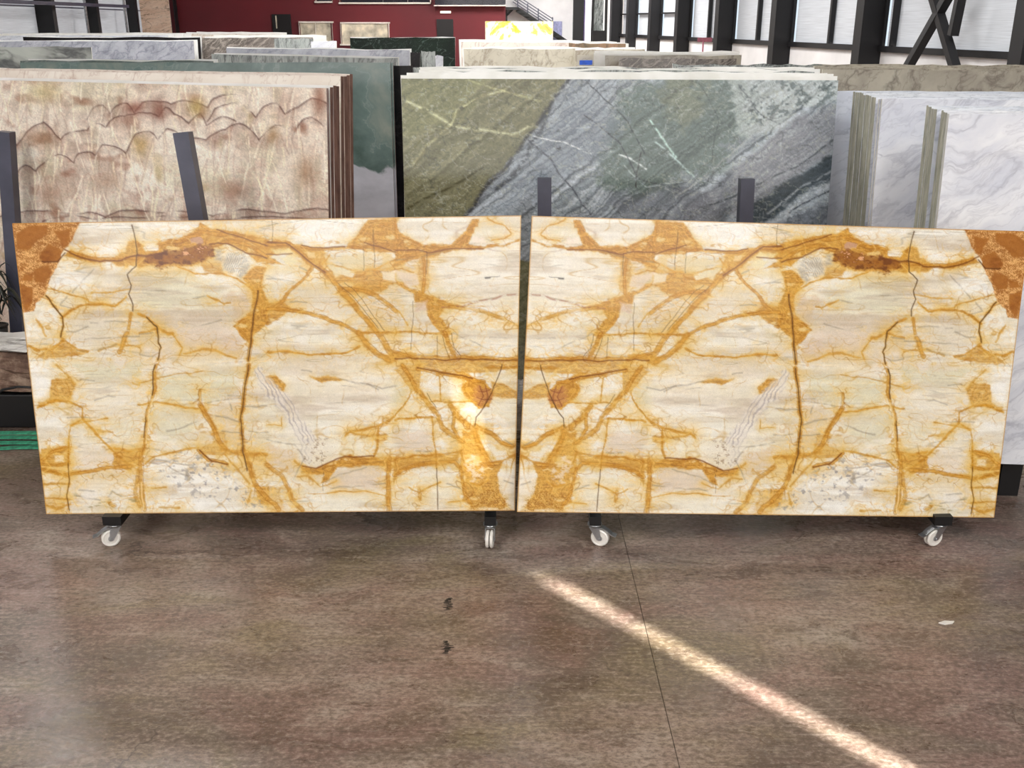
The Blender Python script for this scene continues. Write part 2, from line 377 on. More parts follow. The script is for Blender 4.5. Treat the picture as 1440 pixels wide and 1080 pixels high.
    # --- veins
    for t, wd, a, s_ in (
        ('A2', 6, .9, '0,335 100,345 250,330 400,290 520,300'), ('A2', 5, .9, '150,225 300,190 440,150 640,150 800,190 926,265'), ('A1', 4, .9, '430,285 600,330 800,345 926,330'), ('A2', 4, .85, '520,240 640,200 800,240 926,320'),
        ('A3', 5.5, .9, '0,230 150,230 230,290 330,370 440,450 500,530 560,600 650,700 740,800 820,900 880,1000 926,1060'),
        ('A3', 3, .9, '250,250 400,262 560,255 700,240 926,260'), ('A3', 3, .85, '330,390 280,460 210,520 160,580 120,640 60,680 0,700'),
        ('A3', 3.2, .9, '0,700 100,700 180,715 300,735 420,770 520,800 600,850 680,900'), ('A3', 6, .9, '660,880 700,930 730,960 800,1030 880,1070'),
        ('A3', 4.5, .85, '560,560 700,570 800,600 860,660 926,720'), ('A3', 2, .9, '0,1020 150,1010 300,1030 450,1025 560,1020 660,970'),
        ('A3', 2, .9, '680,870 800,865 926,870'), ('A3', 2, .8, '380,360 460,385 560,400 660,415 780,415 860,370 926,350'), ('A3', 2, .8, '420,370 480,450 600,475 700,450'),
        ('A3', 2, .8, '450,300 400,380'), ('A4', 2, .85, '0,865 130,865 300,870 400,860'), ('A4', 4, .8, '370,860 390,940 440,1050'), ('A4', 4, .55, '390,690 560,710 700,745 800,775'), ('A4', 2, .35, '800,775 870,810 920,840'),
        ('A4', 4, .85, '-10,1030 150,1050 400,1050 700,1060 930,1075'), ('A4', 3, .7, '-10,1010 60,1030 150,1060'), ('A4', 3, .8, '200,330 215,450 205,570'), ('A4', 1.2, .7, '0,410 60,400 140,430'),
        ('A4', 1.3, .7, '660,30 720,70 800,100 850,150'), ('A4', 1.5, .6, '0,700 40,740 100,820'), ('A4', 1.2, .7, '850,160 800,190 700,200'),
        ('A1', 1.5, .7, '270,545 400,590 510,610 560,645 660,665'), ('A1', 2.2, .8, '250,600 310,690 370,760 375,830 355,910 380,940'), ('A1', 2.2, .8, '360,770 430,715 490,675 560,665 660,665 750,680 830,620'),
        ('A1', 2, .7, '580,580 700,580 860,560'), ('A1', 2.6, .8, '130,970 200,1000 290,1000 350,950 380,930 480,990 560,1010'), ('A1', 3, .7, '870,740 850,850'), ('A1', 4, .8, '840,880 820,930 780,1020'),
        ('A1', 2, .6, '170,780 220,830 260,900'), ('A1', 2, .5, '640,1010 760,960 926,985'),
        ('A2', 2, .85, '280,395 400,440 480,440 600,440 700,470 780,530 820,580'), ('A2', 3, .9, '855,570 830,720 810,900 785,1075'), ('A2', 2, .7, '490,610 560,630 620,660 660,650'),
        ('A2', 2, .7, '330,1020 460,990 560,1010 700,1060'), ('A2', 2.5, .8, '0,740 70,770 130,840 200,880 240,880'), ('A2', 2.5, .6, '130,840 140,950 155,980 135,1070'), ('A2', 1.5, .6, '0,880 80,870 130,850'), ('A2', 1.5, .6, '240,890 320,980 300,1030'),
        ('B1', 2.2, .85, '190,310 300,260 430,260 510,300 520,390 600,470 700,580 760,650 850,720'), ('B1', 1.5, .7, '430,430 560,410 700,390'), ('B1', 1.5, .7, '500,400 430,440 420,560 420,600'),
        ('B1', 3.4, .85, '220,700 300,620 400,600'), ('B1', 3, .8, '215,710 330,720 420,700'), ('B1', 3.4, .85, '230,755 400,790 560,770 700,740 860,730'), ('B1', 2, .7, '240,860 420,860'),
        ('B1', 1.8, .75, '420,560 415,720 420,850 400,950 430,1060'), ('B1', 2, .8, '740,600 860,620 926,610'), ('B1', 2.4, .6, '250,1000 330,1040 430,1000'), ('B1', 1.5, .6, '250,950 430,970'), ('B1', 4, .8, '715,990 745,1005'), ('B1', 2, .6, '880,130 926,140'),
        ('B1', 2, .5, '330,0 400,60 470,140'), ('B1', 2, .5, '640,480 740,490'), ('B1', 4, .6, '926,720 900,900 926,1020'),
        ('B2', 1.6, .85, '-10,285 90,275 200,285 330,310 430,320'), ('B2', 3, .6, '440,180 440,300'), ('B2', 4.6, .85, '440,290 480,370 530,450 570,540 620,610'), ('B2', 2.8, .8, '620,610 700,640 780,640 926,650'),
        ('B2', 2.2, .75, '-10,750 100,670 200,640 270,620 430,590'), ('B2', 3, .8, '430,610 500,680 600,700 640,720'), ('B2', 4.4, .9, '750,630 800,740 850,870 926,960'), ('B2', 4.6, .8, '10,620 10,740 20,850 30,950 40,1040'),
        ('B2', 4, .9, '785,0 765,130 760,250 740,370 750,520 750,640'), ('B2', 1.3, .6, '0,130 100,110 180,90 300,70 460,40'), ('B2', 3, .7, '120,0 115,60 110,160 90,250 60,340 50,450 40,560 20,640'), ('B2', 2, .6, '620,650 700,740 800,850'),
        ('B2', 1, .6, '100,885 200,885'), ('B2', 2.5, .6, '150,1030 290,1030'), ('B2', 2, .6, '810,900 790,980'),
        ('B3', 2.2, .85, '560,520 600,480 700,465 800,450 860,420 926,370'), ('B3', 2.5, .85, '800,460 790,600 780,650'), ('B3', 4.4, .85, '880,700 880,900 880,1040'), ('B3', 4, .7, '0,720 100,790 160,880 180,970 250,1040'),
        ('B3', 1.6, .7, '600,490 700,500 740,510'), ('B3', 1, .6, '0,430 100,440 100,380'), ('B3', 1.5, .5, '220,800 300,800 380,870 500,840'), ('B3', 1, .7, '300,920 500,920 700,905 860,940'), ('B3', 4, .7, '0,960 60,1000 90,1040'), ('B3', 2, .6, '200,690 260,730'),
        ('B4', 4.2, .85, '50,0 130,130 160,190 230,260 300,350 340,450 400,490 500,560'), ('B4', 4, .85, '160,35 300,50 430,70 520,100 640,120'), ('B4', 5.4, .85, '400,290 440,360 520,430 580,470 600,540 640,620 700,720'), ('B4', 3, .8, '430,350 420,450 460,520'),
        ('B4', 4.4, .85, '580,440 700,490 780,560 860,590'), ('B4', 1.5, .8, '120,200 60,290 0,370'), ('B4', 2.2, .85, '0,400 100,385 280,375'), ('B4', 3.4, .85, '0,790 100,730 250,700 440,700 470,740'), ('B4', 2.2, .8, '0,690 140,650 300,650 470,625'),
        ('B4', 1.6, .7, '270,370 290,600 305,740'), ('B4', 1.3, .7, '180,40 320,80 330,260'), ('B4', 1.2, .7, '250,265 400,270 560,265'), ('B4', 2.6, .8, '700,700 800,680 870,650'), ('B4', 1.6, .7, '110,880 180,920 260,870 330,850'), ('B4', 3, .5, '180,900 185,960'),
        ('B4', 1.3, .7, '380,990 520,980'), ('B4', 2.4, .7, '650,20 926,30'), ('B4', 2, .7, '520,760 480,620'), ('B4', 3, .8, '480,740 500,900 560,1010'), ('B4', 2, .7, '560,850 620,860 680,830'), ('B4', 1.2, .7, '870,650 830,800 790,900'),
        ):
        vein(tp(t, s_), wd, a)
    # extra minor veins around the big ones
    mixf(np.clip(P.prox * 1.3 - .3, 0, 1) * sstep(P.n2 * 1.6 + .25) * .42 * (P.prox < .8), BC((228, 192, 116)))
    mixf(np.clip(P.prox * 1.5 - .5, 0, 1) * sstep(P.n1 * 1.6 + P.st - .35) * .5, BC((200, 146, 56)))
    for k in range(6):
        ph, per = (.15, 1.2, 2.2, .5, -.3, 1.7)[k], (34, 46, 40, 26, 30, 52)[k]; nn = np.sin((P.X * math.sin(ph) + P.Y * math.cos(ph)) / per * math.pi + fbm(h, w, 70, 50, 4, .5) * 4.5 + fbm(h, w, 24, 18, 3, .5) * .9 + k)
        r = np.exp(-(nn / (.10, .07, .09, .14, .10, .06)[k]) ** 2) * np.clip(P.prox * 1.6 - .12, 0, 1) * sstep(fbm(h, w, 40, 40, 2) * 1.5 + .4)
        mixf(r * .55, BC(((176, 116, 34), (150, 92, 20), (204, 146, 56), (230, 190, 100), (236, 200, 120), (186, 124, 30))[k]))
    # pale insets
    P.mixin(P.area(tp('B4', '520,690 570,670 650,740 640,810 570,830 530,770'), 4) * .6 * sstep(.6 + P.n1 * 1.5), (232, 224, 214))
    P.mixin(P.area(tp('B4', '740,770 860,760 870,900 790,930 760,860'), 2.5) * .7, (232, 224, 210))
    P.mixin(P.area(tp('A3', '295,285 350,285 350,320 300,325'), 1.5) * .7, (232, 206, 150)); P.mixin(P.area(tp('A3', '430,320 680,300 690,410 560,400'), 3) * .65, (220, 204, 160))
    P.mixin(P.area(tp('A3', '420,370 600,410 610,460 500,470'), 2) * .75, (224, 212, 176)); P.mixin(P.area(tp('A3', '820,300 900,300 910,340 830,390'), 2) * .6, (222, 196, 140))
    P.mixin(P.area(tp('A3', '830,430 930,420 930,490 840,490'), 2) * .8, (232, 220, 196)); P.mixin(P.area(tp('A3', '40,265 150,265 180,295 60,300'), 2) * .8, (230, 214, 160)); P.mixin(P.area(tp('A3', '70,315 180,320 220,360 130,380'), 2) * .8, (230, 216, 170))
    P.mixin(P.area(tp('A4', '550,170 640,170 650,210 560,215'), 2) * .8, (238, 222, 204)); P.mixin(P.area(tp('A4', '150,650 230,650 240,720 160,720'), 3) * .6, (206, 178, 160))
    P.mixin(P.area(tp('A4', '10,415 150,440 170,520 90,530'), 2) * .6, (226, 208, 190))
    P.mixin(P.area(tp('B4', '600,140 700,180 690,280 620,330 570,270'), 4) * .45, (176, 112, 84))
    for q in ('610,150 640,230 600,300', '650,150 670,230 640,310', '690,180 640,200 600,190', '700,250 640,260 590,240'):
        P.mixin(np.exp(-(P.dist(tp('B4', q)) / .7) ** 2) * .6, (120, 60, 40))
    # lilac grey lenses and the fossil band
    for q in ('640,290 760,290 800,370 730,480 690,430 610,410', '550,270 595,265 600,340 550,330'):
        m = P.area(tp('A2', q), 3); P.mixin(m * .6 * sstep(.7 + P.n2), (186, 176, 160)); P.mixin(m * sstep(np.sin((P.X * 1.2 - P.Y * .4) * 2.2 + P.n2 * 2)) * .5, (112, 112, 116))
    m = P.area(tp('A2', '360,180 440,180 450,225 370,220'), 1.5); P.mixin(m * .7, (190, 150, 140))
    m = P.area(tp('B3', '-60,20 0,100 60,140 140,200 220,300 330,530 310,720 240,650 230,560 150,430 60,260 -10,240 -90,60'), 3)
    P.mixin(m * .7 * sstep(.9 + P.n2), (222, 214, 206)); P.mixin(m * sstep(fbm(h, w, 30, 30, 2) + np.sin((P.X * .9 - P.Y * .42) * 1.1 + P.n2 * 4) * 1.1 - .3) * .5, (150, 140, 138))
    m = P.area(tp('B3', '240,560 420,540 500,620 430,700 320,730 220,660'), 4); P.mixin(m * .6, (226, 218, 200)); P.mixin(m * sstep(P.n1 * 2 - .6) * .5, (120, 90, 60))
    # speckle on the white fields
    m = P.area(tp('B2', '60,720 160,660 360,610 440,620 520,700 640,790 800,950 926,1020 500,1000 180,880'), 4)
    sp = sstep(fbm(h, w, 12, 9, 4, .7) * 2.2 - .7); P.mixin(m * sp * .65, (158, 152, 148))
    m2 = P.area(tp('B2', '430,640 560,720 830,930 820,1000 560,990 300,820'), 6); P.mixin(m2 * sstep(fbm(h, w, 9, 6, 3, .7) * 2.4 - .8) * .6, (126, 122, 124))
    m = P.area(tp('B1', '490,880 900,860 900,1040 480,1040'), 6); P.mixin(m * sstep(fbm(h, w, 30, 7, 3, .7) * 2.6 - .9) * .7, (142, 128, 84))
    # grey strokes
    for t, s_ in (('A1', '580,800 700,795 926,800'), ('A1', '540,920 700,915 926,905'), ('A1', '480,1000 640,1005 760,960'), ('A1', '400,870 480,860 560,830'), ('A1', '430,700 350,680 400,610'), ('A1', '440,580 600,410'), ('A2', '0,1040 120,1045'),
                  ('A2', '400,618 480,610'), ('A2', '100,565 240,570'), ('A2', '0,890 100,880'), ('A2', '310,800 440,820 600,780'), ('B2', '490,270 600,250 740,240'), ('B2', '540,370 640,385 730,410'), ('B2', '600,480 740,490'), ('B2', '160,700 300,705 430,725'), ('B2', '160,700 250,750 360,800'),
                  ('B2', '200,480 420,420'), ('B2', '640,220 740,225'), ('B3', '180,830 280,655'), ('B3', '530,105 640,132 740,145 830,170 926,155'), ('B3', '0,540 200,580 260,640'), ('B3', '400,840 620,760 720,740'), ('B3', '460,890 700,870 860,850'), ('B3', '250,40 320,55'), ('A3', '170,655 280,655'), ('A3', '170,825 240,835 380,840'), ('A3', '0,485 120,500'),
                  ('A3', '230,390 280,420'), ('A4', '690,910 926,915'), ('A4', '0,350 120,340 250,300 400,272'), ('A4', '420,870 500,910 600,950 680,990 740,1040'), ('B1', '500,105 600,110'), ('B1', '600,260 700,230 760,240'), ('B1', '840,290 926,290'), ('B1', '480,940 640,970'), ('B1', '700,940 730,900 800,940'), ('B1', '410,380 500,375 640,380'), ('B1', '500,900 600,910'),
                  ('B2', '640,250 660,330'), ('B2', '750,300 926,300'), ('B2', '800,480 926,490'), ('B3', '800,180 720,140'), ('B4', '790,830 860,850'), ('B4', '150,620 260,620'), ('B4', '380,860 470,890'), ('B4', '750,500 860,580')):
        P.mixin(np.exp(-(P.dist(tp(t, s_)) / 1.1) ** 2) * .42 * sstep(.8 + P.n2), GRY)
    P.mixin(np.exp(-(P.dist(tp('A4', '340,690 480,690 580,655 700,630 800,605 926,600')) / 1.3) ** 2) * .6 * sstep(.7 + P.n1), (150, 96, 76))
    # the dark corner breccia
    m = P.area(tp('A1', '-40,40 515,40 440,190 385,260 350,360 300,440 270,540 240,600 180,660 160,720 85,728 -20,400'), 1.2)
    gran = sstep(.5 + P.n3 * .5 + P.n1 * .6)[..., None]; mixf(m, np.array((158, 100, 42.)) * (1 - gran) + np.array((222, 172, 108.)) * gran)
    for q in ('40,150 130,90 260,80 265,150 180,220 130,275 40,275', '310,130 440,110 400,240 370,250 345,190', '215,310 270,235 330,250 390,290 350,350 240,355', '170,420 270,380 290,420 260,510 190,500', '75,530 160,540 150,640 110,715 90,690', '100,450 165,440 160,500 90,490'):
        mm = P.area(tp('A1', q), 1.6) * m; P.mixin(mm * .9, (160, 98, 34)); P.mixin(mm * sstep(P.n2 - .1) * .5, (120, 62, 12))
    P.mixin(np.exp(-(P.dist(tp('A1', '230,355 345,355 390,290')) / .9) ** 2) * .8, (70, 34, 8))
    # dark brown core of the top band and granular foot
    m = P.area(tp('A2', '40,300 200,285 380,245 520,240 530,300 450,345 250,375 160,398 80,370'), 3); P.mixin(m * .6, (126, 66, 12)); P.mixin(m * sstep(P.n1 * 2 + .1) * .6, (86, 40, 8))
    m = P.area(tp('A2', '310,250 490,260 500,300 330,305'), 3); P.mixin(m * sstep(P.n1 * 2.5 - .5), (216, 160, 110))
    m = P.area(tp('B4', '600,900 760,860 820,1010 780,1035 560,1030'), 5); P.mixin(m * sstep(P.n3 * 1.2 + P.n1) * .5, (128, 76, 10)); P.mixin(m * sstep(P.n3 * -1.4) * .3, (238, 206, 130))
    for t, wd, s_ in (('A1', 1.2, '385,262 480,312 640,347 800,350 926,308'), ('A2', 1.6, '0,310 60,312 200,300'), ('A2', 1.0, '500,235 560,212 640,225 760,290 926,330'), ('A2', .9, '560,120 700,170 926,240'), ('A3', 1.1, '0,215 130,222 200,270 330,375 420,440'), ('A3', .9, '250,240 400,252 560,245'),
                      ('A3', .8, '0,300 180,300'), ('A3', .8, '700,210 926,290'), ('A4', 1.0, '0,275 200,275 230,290 400,262 640,252'), ('B2', .9, '440,610 520,690 640,720'), ('B3', 1, '260,725 350,742 450,700 560,665 780,655'), ('B4', 1, '160,30 400,60 560,95'), ('A4', .9, '0,1060 400,1062 926,1078')):
        P.mixin(np.exp(-(P.dist(tp(t, s_)) / wd) ** 2) * .75, BRN)
    # cracks
    for t, s_, wd in (('A1', '875,80 905,180 915,300 905,390 845,450 870,530 850,600 885,680 885,720', .8), ('A2', '60,765 130,840 140,950 155,980 135,1070', .8), ('B2', '115,0 95,130 92,220', .9), ('A1', '250,600 310,690 370,760 375,830 355,910', .8),
                      ('A2', '855,570 830,720 810,900 785,1075', .8), ('B2', '785,0 765,130 760,250 740,370 750,520 750,640 780,760', .9), ('A4', '225,280 225,450', .5), ('A4', '310,890 310,1045', .5), ('A4', '130,640 135,760 120,1000', .5), ('A3', '30,60 30,210', .5), ('A3', '770,120 770,400', .5), ('A3', '690,250 690,420', .5),
                      ('B4', '305,740 310,1030', .6), ('B4', '770,0 740,100 700,200 640,310 590,380 580,440', .7), ('B1', '415,700 420,850 400,950 430,1050', .6), ('A3', '520,520 620,620 700,700 800,830', .5), ('A3', '560,510 700,640 840,850', .5), ('A4', '410,870 430,980 470,1040', .5), ('A4', '350,890 370,980 400,1050', .5),
                      ('B4', '230,210 300,310', .5), ('B3', '400,620 400,900', .3), ('B2', '50,380 30,520', .6)):
        P.mixin(np.exp(-(P.dist(tp(t, s_)) / wd) ** 2) * (.85 if wd > .5 else .5), (72, 46, 18))
    for t, s_ in (('B2', '100,250 70,340 60,450 45,560', ), ('B2', '20,850 30,950 32,1040')):
        P.mixin(np.exp(-(P.dist(tp(t, s_)) / 1.3) ** 2) * .7, (240, 218, 160))
    # factory grid marks and polish chips
    P.mixin(np.exp(-(P.dist(tp('A4', '655,478 690,474')) / 1.2) ** 2) * .8, (66, 62, 58)); P.mixin(np.exp(-(P.dist(tp('A4', '690,470 765,455')) / .5) ** 2) * .7, (120, 112, 100))
    P.C *= (1 + P.n3 * .018 + P.st * .02 + P.n1 * .02)[..., None]
    # ochre resin at the very edge
    ed = np.minimum(np.minimum(P.S, 1 - P.S) * 716, np.minimum(P.T, 1 - P.T) * 415)
    P.mixin(np.clip(1.5 - ed, 0, 1) * .8, (176, 118, 40))
    return np.clip(P.C, 0, 255)

GAIN = {'green': 1.22}
def paint_onyx():
    P = Painter(420, 210, [(-60, 113), (460, 124), (478, 345), (-45, 345)], 3, 30); h, w = P.h, P.w; P.C += (222, 212, 200)
    P.mixin(sstep(fbm(h, w, 60, 40, 4) + .3) * .7, (234, 230, 220)); P.mixin(sstep(fbm(h, w, 40, 26, 4) * 1.3 + .1) * .6, (184, 162, 148)); P.mixin(sstep(fbm(h, w, 18, 26, 3) * 1.6 - .1) * .4, (168, 150, 136)); P.mixin(sstep(fbm(h, w, 10, 30, 3) * 1.6 - .2) * .3, (178, 172, 146)); P.mixin(sstep(fbm(h, w, 60, 50, 3) * 1.6 - .3) * .4, (206, 204, 176)); P.mixin(sstep((P.Y - 215) / 60 + P.n2) * sstep(P.n1 * 1.5 + P.n2) * .45, (168, 142, 130))
    P.mixin(sstep(fbm(h, w, 26, 20, 3) * 1.6 - .5) * .6, (140, 100, 82)); P.mixin(sstep(fbm(h, w, 26, 30, 3) * 1.6 - .8) * .5, (176, 158, 108))
    for k in range(420):      # fans of pale needles rising and falling through the stone
        x = RNG.uniform(-70, 480); y = RNG.uniform(105, 345); a = RNG.uniform(-.42, .42); L = RNG.uniform(20, 75)
        pts = [(x, y), (x + a * L * .5 + RNG.uniform(-1, 1), y + L * .5), (x + a * L, y + L)]
        xm = (P.X > min(x, pts[2][0]) - 12) & (P.X < max(x, pts[2][0]) + 12) & (P.Y > y - 8) & (P.Y < y + L + 8)
        ys, xs = np.where(xm)
        if len(ys) == 0: continue
        y0, y1, x0, x1 = ys.min(), ys.max() + 1, xs.min(), xs.max() + 1; X_, Y_ = P.X[y0:y1, x0:x1], P.Y[y0:y1, x0:x1]
        d = np.full(X_.shape, 99.)
        for (p0, q0), (p1, q1) in zip(pts, pts[1:]):
            dx, dy = p1 - p0, q1 - q0; t = np.clip(((X_ - p0) * dx + (Y_ - q0) * dy) / (dx * dx + dy * dy), 0, 1); d = np.minimum(d, np.hypot(X_ - p0 - t * dx, Y_ - q0 - t * dy))
        c = np.array(((240, 234, 220), (236, 228, 206), (150, 122, 110), (168, 140, 126))[k % 4], float); m = (np.exp(-(d / RNG.uniform(.6, 1.4)) ** 2) * (.75 if k % 4 < 2 else .3))[..., None]
        P.C[y0:y1, x0:x1] += (c - P.C[y0:y1, x0:x1]) * m
    rows = [[(-60, 225), (-40, 215), (-20, 232), (0, 236), (25, 242), (37, 233), (50, 240), (58, 230), (80, 217), (103, 229), (110, 215), (125, 212), (135, 218), (145, 203), (160, 204), (178, 215), (190, 188), (210, 184), (222, 198), (235, 182), (262, 192)],
            [(-60, 180), (-30, 170), (0, 176), (25, 205), (45, 180), (62, 172), (85, 195), (95, 186), (120, 183), (130, 173), (150, 178), (162, 165), (175, 163), (190, 160), (205, 158), (222, 163), (232, 150), (245, 160), (265, 172), (280, 160), (290, 175), (310, 163), (330, 172)],
            [(262, 192), (290, 196), (303, 186), (318, 182), (335, 175), (352, 182), (365, 196), (380, 180), (395, 176), (412, 190), (425, 170), (440, 165), (455, 178), (470, 170)],
            [(290, 170), (300, 152), (318, 148), (335, 147), (348, 155), (360, 165), (372, 150), (390, 146), (402, 160), (420, 150), (440, 138), (465, 150)],
            [(120, 168), (130, 150), (145, 147), (155, 160), (165, 148), (180, 144), (190, 158), (200, 144), (225, 142), (240, 147), (262, 142), (290, 150), (300, 138), (330, 132)],
            [(60, 312), (90, 306), (120, 300), (150, 306), (190, 296), (230, 302), (260, 298), (300, 304), (340, 296), (400, 300), (440, 294), (475, 300)],
            [(-60, 300), (0, 305), (60, 298), (90, 300), (130, 310), (200, 306), (300, 310), (380, 304), (475, 310)]]
    for i, r in enumerate(rows):
        rr = []
        for (x0, y0), (x1, y1) in zip(r, r[1:]):      # scallops between the traced nodes
            for k in range(4): t = k / 4; rr.append((x0 + (x1 - x0) * t, y0 + (y1 - y0) * t - math.sin(t * math.pi) * 1.5))
        d = P.dist(rr + [r[-1]]); P.mixin(np.exp(-(d / 1.0) ** 2) * .75 * sstep(.75 + P.n2), (88, 66, 64)); P.mixin(np.exp(-d / 7) * .35 * sstep(.5 + P.n2 * 1.5) * (P.Y > np.interp(P.X, [q[0] for q in r], [q[1] for q in r])), (130, 92, 80))
    for x, y, rx, ry, c in ((190, 150, 14, 9, (138, 92, 80)), (222, 155, 12, 16, (128, 84, 72)), (198, 205, 12, 16, (170, 140, 92)), (275, 150, 12, 14, (180, 160, 104)), (55, 195, 24, 12, (158, 124, 100)), (450, 140, 10, 30, (140, 100, 84)), (330, 270, 14, 12, (160, 130, 112)), (150, 255, 22, 16, (168, 144, 126)), (385, 190, 10, 12, (158, 130, 100)), (70, 270, 20, 14, (176, 150, 134)), (430, 240, 16, 22, (160, 134, 112)), (60, 130, 26, 16, (200, 190, 150))):
        P.mixin(np.exp(-((P.X - x) / rx) ** 2 - ((P.Y - y) / ry) ** 2) * .75, c)
    P.C *= (1 + P.n3 * .05 + P.n1 * .06)[..., None]
    return np.clip((P.C - 160) * 1.18 + np.array((167, 166, 165.)), 0, 250)

def paint_green():
    P = Painter(560, 250, [(564, 110), (1179, 112), (1165, 360), (580, 360)], 3.5, 34); h, w = P.h, P.w
    G = (106, 106, 84); B = (104, 112, 122); D = (66, 78, 76); P.C += (106, 106, 84)
    ang = (P.X + P.Y * 1.0) ; dg = fbm(h, w, 50, 30, 4)
    # diagonal laminae, direction down-left to up-right
    def lam(freq, seed):
        u = (P.X * .62 + P.Y * .78) * freq + P.n2 * 2 + seed; return np.interp(u.ravel(), np.arange(-50, 2500), RNG.uniform(-1, 1, 2550)).reshape(u.shape)
    P.mixin(sstep(lam(.05, 3) + .3) * .5, (122, 122, 100)); P.mixin(sstep(lam(.12, 9)) * .5, (88, 88, 70)); P.mixin(sstep(lam(.4, 19) * 1.5 - .3) * .35, (78, 78, 58)); P.mixin(sstep(lam(.33, 119) * 1.5 - .4) * .3, (148, 148, 124)); P.mixin(sstep(dg) * .3, (122, 120, 92))
    P.mixin(P.area([(560, 100), (690, 100), (640, 170), (560, 210)], 12) * .4, (112, 116, 82))
    P.mixin(P.area([(560, 270), (620, 240), (700, 210), (740, 240), (650, 320), (560, 360)], 10) * .4, (100, 100, 86))
    bx = [(800, 105), (775, 140), (745, 190), (715, 230), (680, 270), (650, 310), (600, 365)]
    m = P.area(bx + [(1300, 365), (1300, 100)], 3); P.mixin(m, (134, 142, 150))
    P.mixin(m * sstep(lam(.06, 20)) * .5, (98, 108, 112)); P.mixin(m * sstep(lam(.16, 31) - .1) * .55, (160, 166, 172)); P.mixin(m * sstep(lam(.45, 77) * 1.6 - .4) * .5, (64, 70, 76)); P.mixin(m * sstep(lam(.38, 177) * 1.6 - .4) * .5, (178, 184, 188)); P.mixin(m * sstep(fbm(h, w, 6, 3, 3, .8)) * .25, (70, 76, 82))
    P.mixin(P.area([(880, 130), (960, 100), (1040, 100), (1060, 170), (1010, 240), (920, 280), (840, 250), (850, 180)], 14) * .7, (76, 90, 84))
    P.mixin(P.area([(800, 130), (880, 170), (840, 230), (760, 250), (720, 280), (770, 180)], 14) * .5, (98, 106, 116))
    P.mixin(P.area([(1030, 112), (1190, 100), (1190, 135), (1130, 150), (1090, 190), (1040, 190)], 5) * .7, (160, 168, 168)); mm = P.area([(1040, 115), (1180, 110), (1180, 135), (1120, 160), (1050, 180)], 5)
    P.mixin(mm * sstep(fbm(h, w, 9, 7, 3, .8) * 2) * .7, (78, 88, 90))
    P.mixin(P.area([(1190, 150), (1190, 200), (1130, 250), (1050, 300), (950, 330), (960, 300), (1080, 200), (1130, 160)], 7) * .7, (116, 118, 124))
    P.mixin(P.area([(1190, 205), (1190, 250), (1140, 262), (1080, 310), (1040, 330), (1060, 290), (1130, 240)], 4) * .8, (48, 56, 62)); P.mixin(P.area([(1190, 275), (1190, 330), (1060, 350), (1100, 310)], 5) * .6, (72, 76, 84))
    P.mixin(P.area([(860, 290), (960, 250), (1010, 300), (900, 350)], 8) * .5, (84, 88, 96)); P.mixin(P.area([(960, 60), (990, 150), (960, 190), (930, 140)], 12) * .3, (130, 126, 96))
    for pts, wd, a, c in ((bx, 3.2, .8, (44, 46, 50)), ([(770, 150), (760, 185), (730, 235), (700, 265)], 4, .7, (52, 56, 62)), ([(576, 292), (610, 272), (640, 258), (680, 238)], 2, .8, (60, 60, 44)),
        ([(566, 142), (600, 155), (635, 176), (680, 183), (720, 188), (750, 175)], 2.2, .6, (196, 198, 166)), ([(635, 176), (640, 155), (680, 132), (710, 128)], 1.8, .6, (182, 182, 146)), ([(635, 176), (610, 200), (575, 235)], 2, .5, (170, 168, 130)), ([(660, 112), (700, 125), (760, 140)], 1.6, .5, (170, 170, 130)),
        ([(578, 215), (600, 192), (640, 178)], 1, .6, (84, 80, 50)), ([(580, 235), (640, 160), (700, 118)], 1, .5, (92, 88, 60)), ([(752, 192), (790, 202), (830, 216)], 1, .8, (200, 204, 206)), ([(745, 198), (770, 222), (800, 258), (830, 300)], 1.3, .7, (60, 64, 72)),
        ([(815, 105), (850, 140), (880, 170), (905, 215)], 1, .7, (48, 54, 58)), ([(858, 212), (880, 220), (910, 236)], 1.4, .9, (196, 204, 206)), ([(915, 170), (935, 205), (950, 222)], 1.6, .8, (170, 196, 190)), ([(920, 200), (950, 225), (975, 250)], 1.4, .7, (176, 196, 196)), ([(880, 232), (910, 262), (960, 258)], 1, .6, (160, 172, 176)),
        ([(690, 255), (740, 215), (800, 180), (850, 175)], .9, .5, (160, 166, 172)), ([(900, 215), (895, 262)], .8, .8, (40, 34, 38)), ([(820, 160), (870, 200), (900, 250), (960, 270)], .9, .6, (48, 50, 58)), ([(980, 112), (1010, 170), (1000, 230)], .9, .6, (52, 60, 60)), ([(1180, 190), (1120, 235), (1060, 262), (1000, 290)], 1.2, .7, (50, 56, 60)),
        ([(1180, 238), (1130, 262), (1080, 300)], 1.5, .8, (140, 146, 152)), ([(1175, 262), (1110, 300)], 1.2, .8, (36, 40, 46)), ([(1100, 150), (1060, 190), (1010, 235), (950, 280)], 1.2, .5, (156, 158, 158)), ([(1040, 120), (1070, 160), (1100, 175)], 1, .6, (60, 66, 70)), ([(700, 305), (760, 262), (840, 250)], 1.2, .5, (150, 156, 166)), ([(785, 210), (784, 210.5)], 2.4, .9, (26, 26, 28))):
        P.mixin(np.exp(-(P.dist(pts) / wd) ** 2) * a * sstep(.9 + P.n1 * 1.2), c)
    for k in range(3):
        nn = fbm(h, w, 36, 22, 4, .65); P.mixin(np.exp(-(nn / .03) ** 2) * .35, ((168, 174, 176), (48, 54, 54), (150, 154, 140))[k])
    P.C *= (1 + P.n3 * .05 + P.n1 * .05 + lam(.5, 4) * .07 + fbm(h, w, 4, 2, 2) * .06)[..., None]
    return np.clip((P.C - 105) * 1.35 + 105 * GAIN['green'], 14, 245)

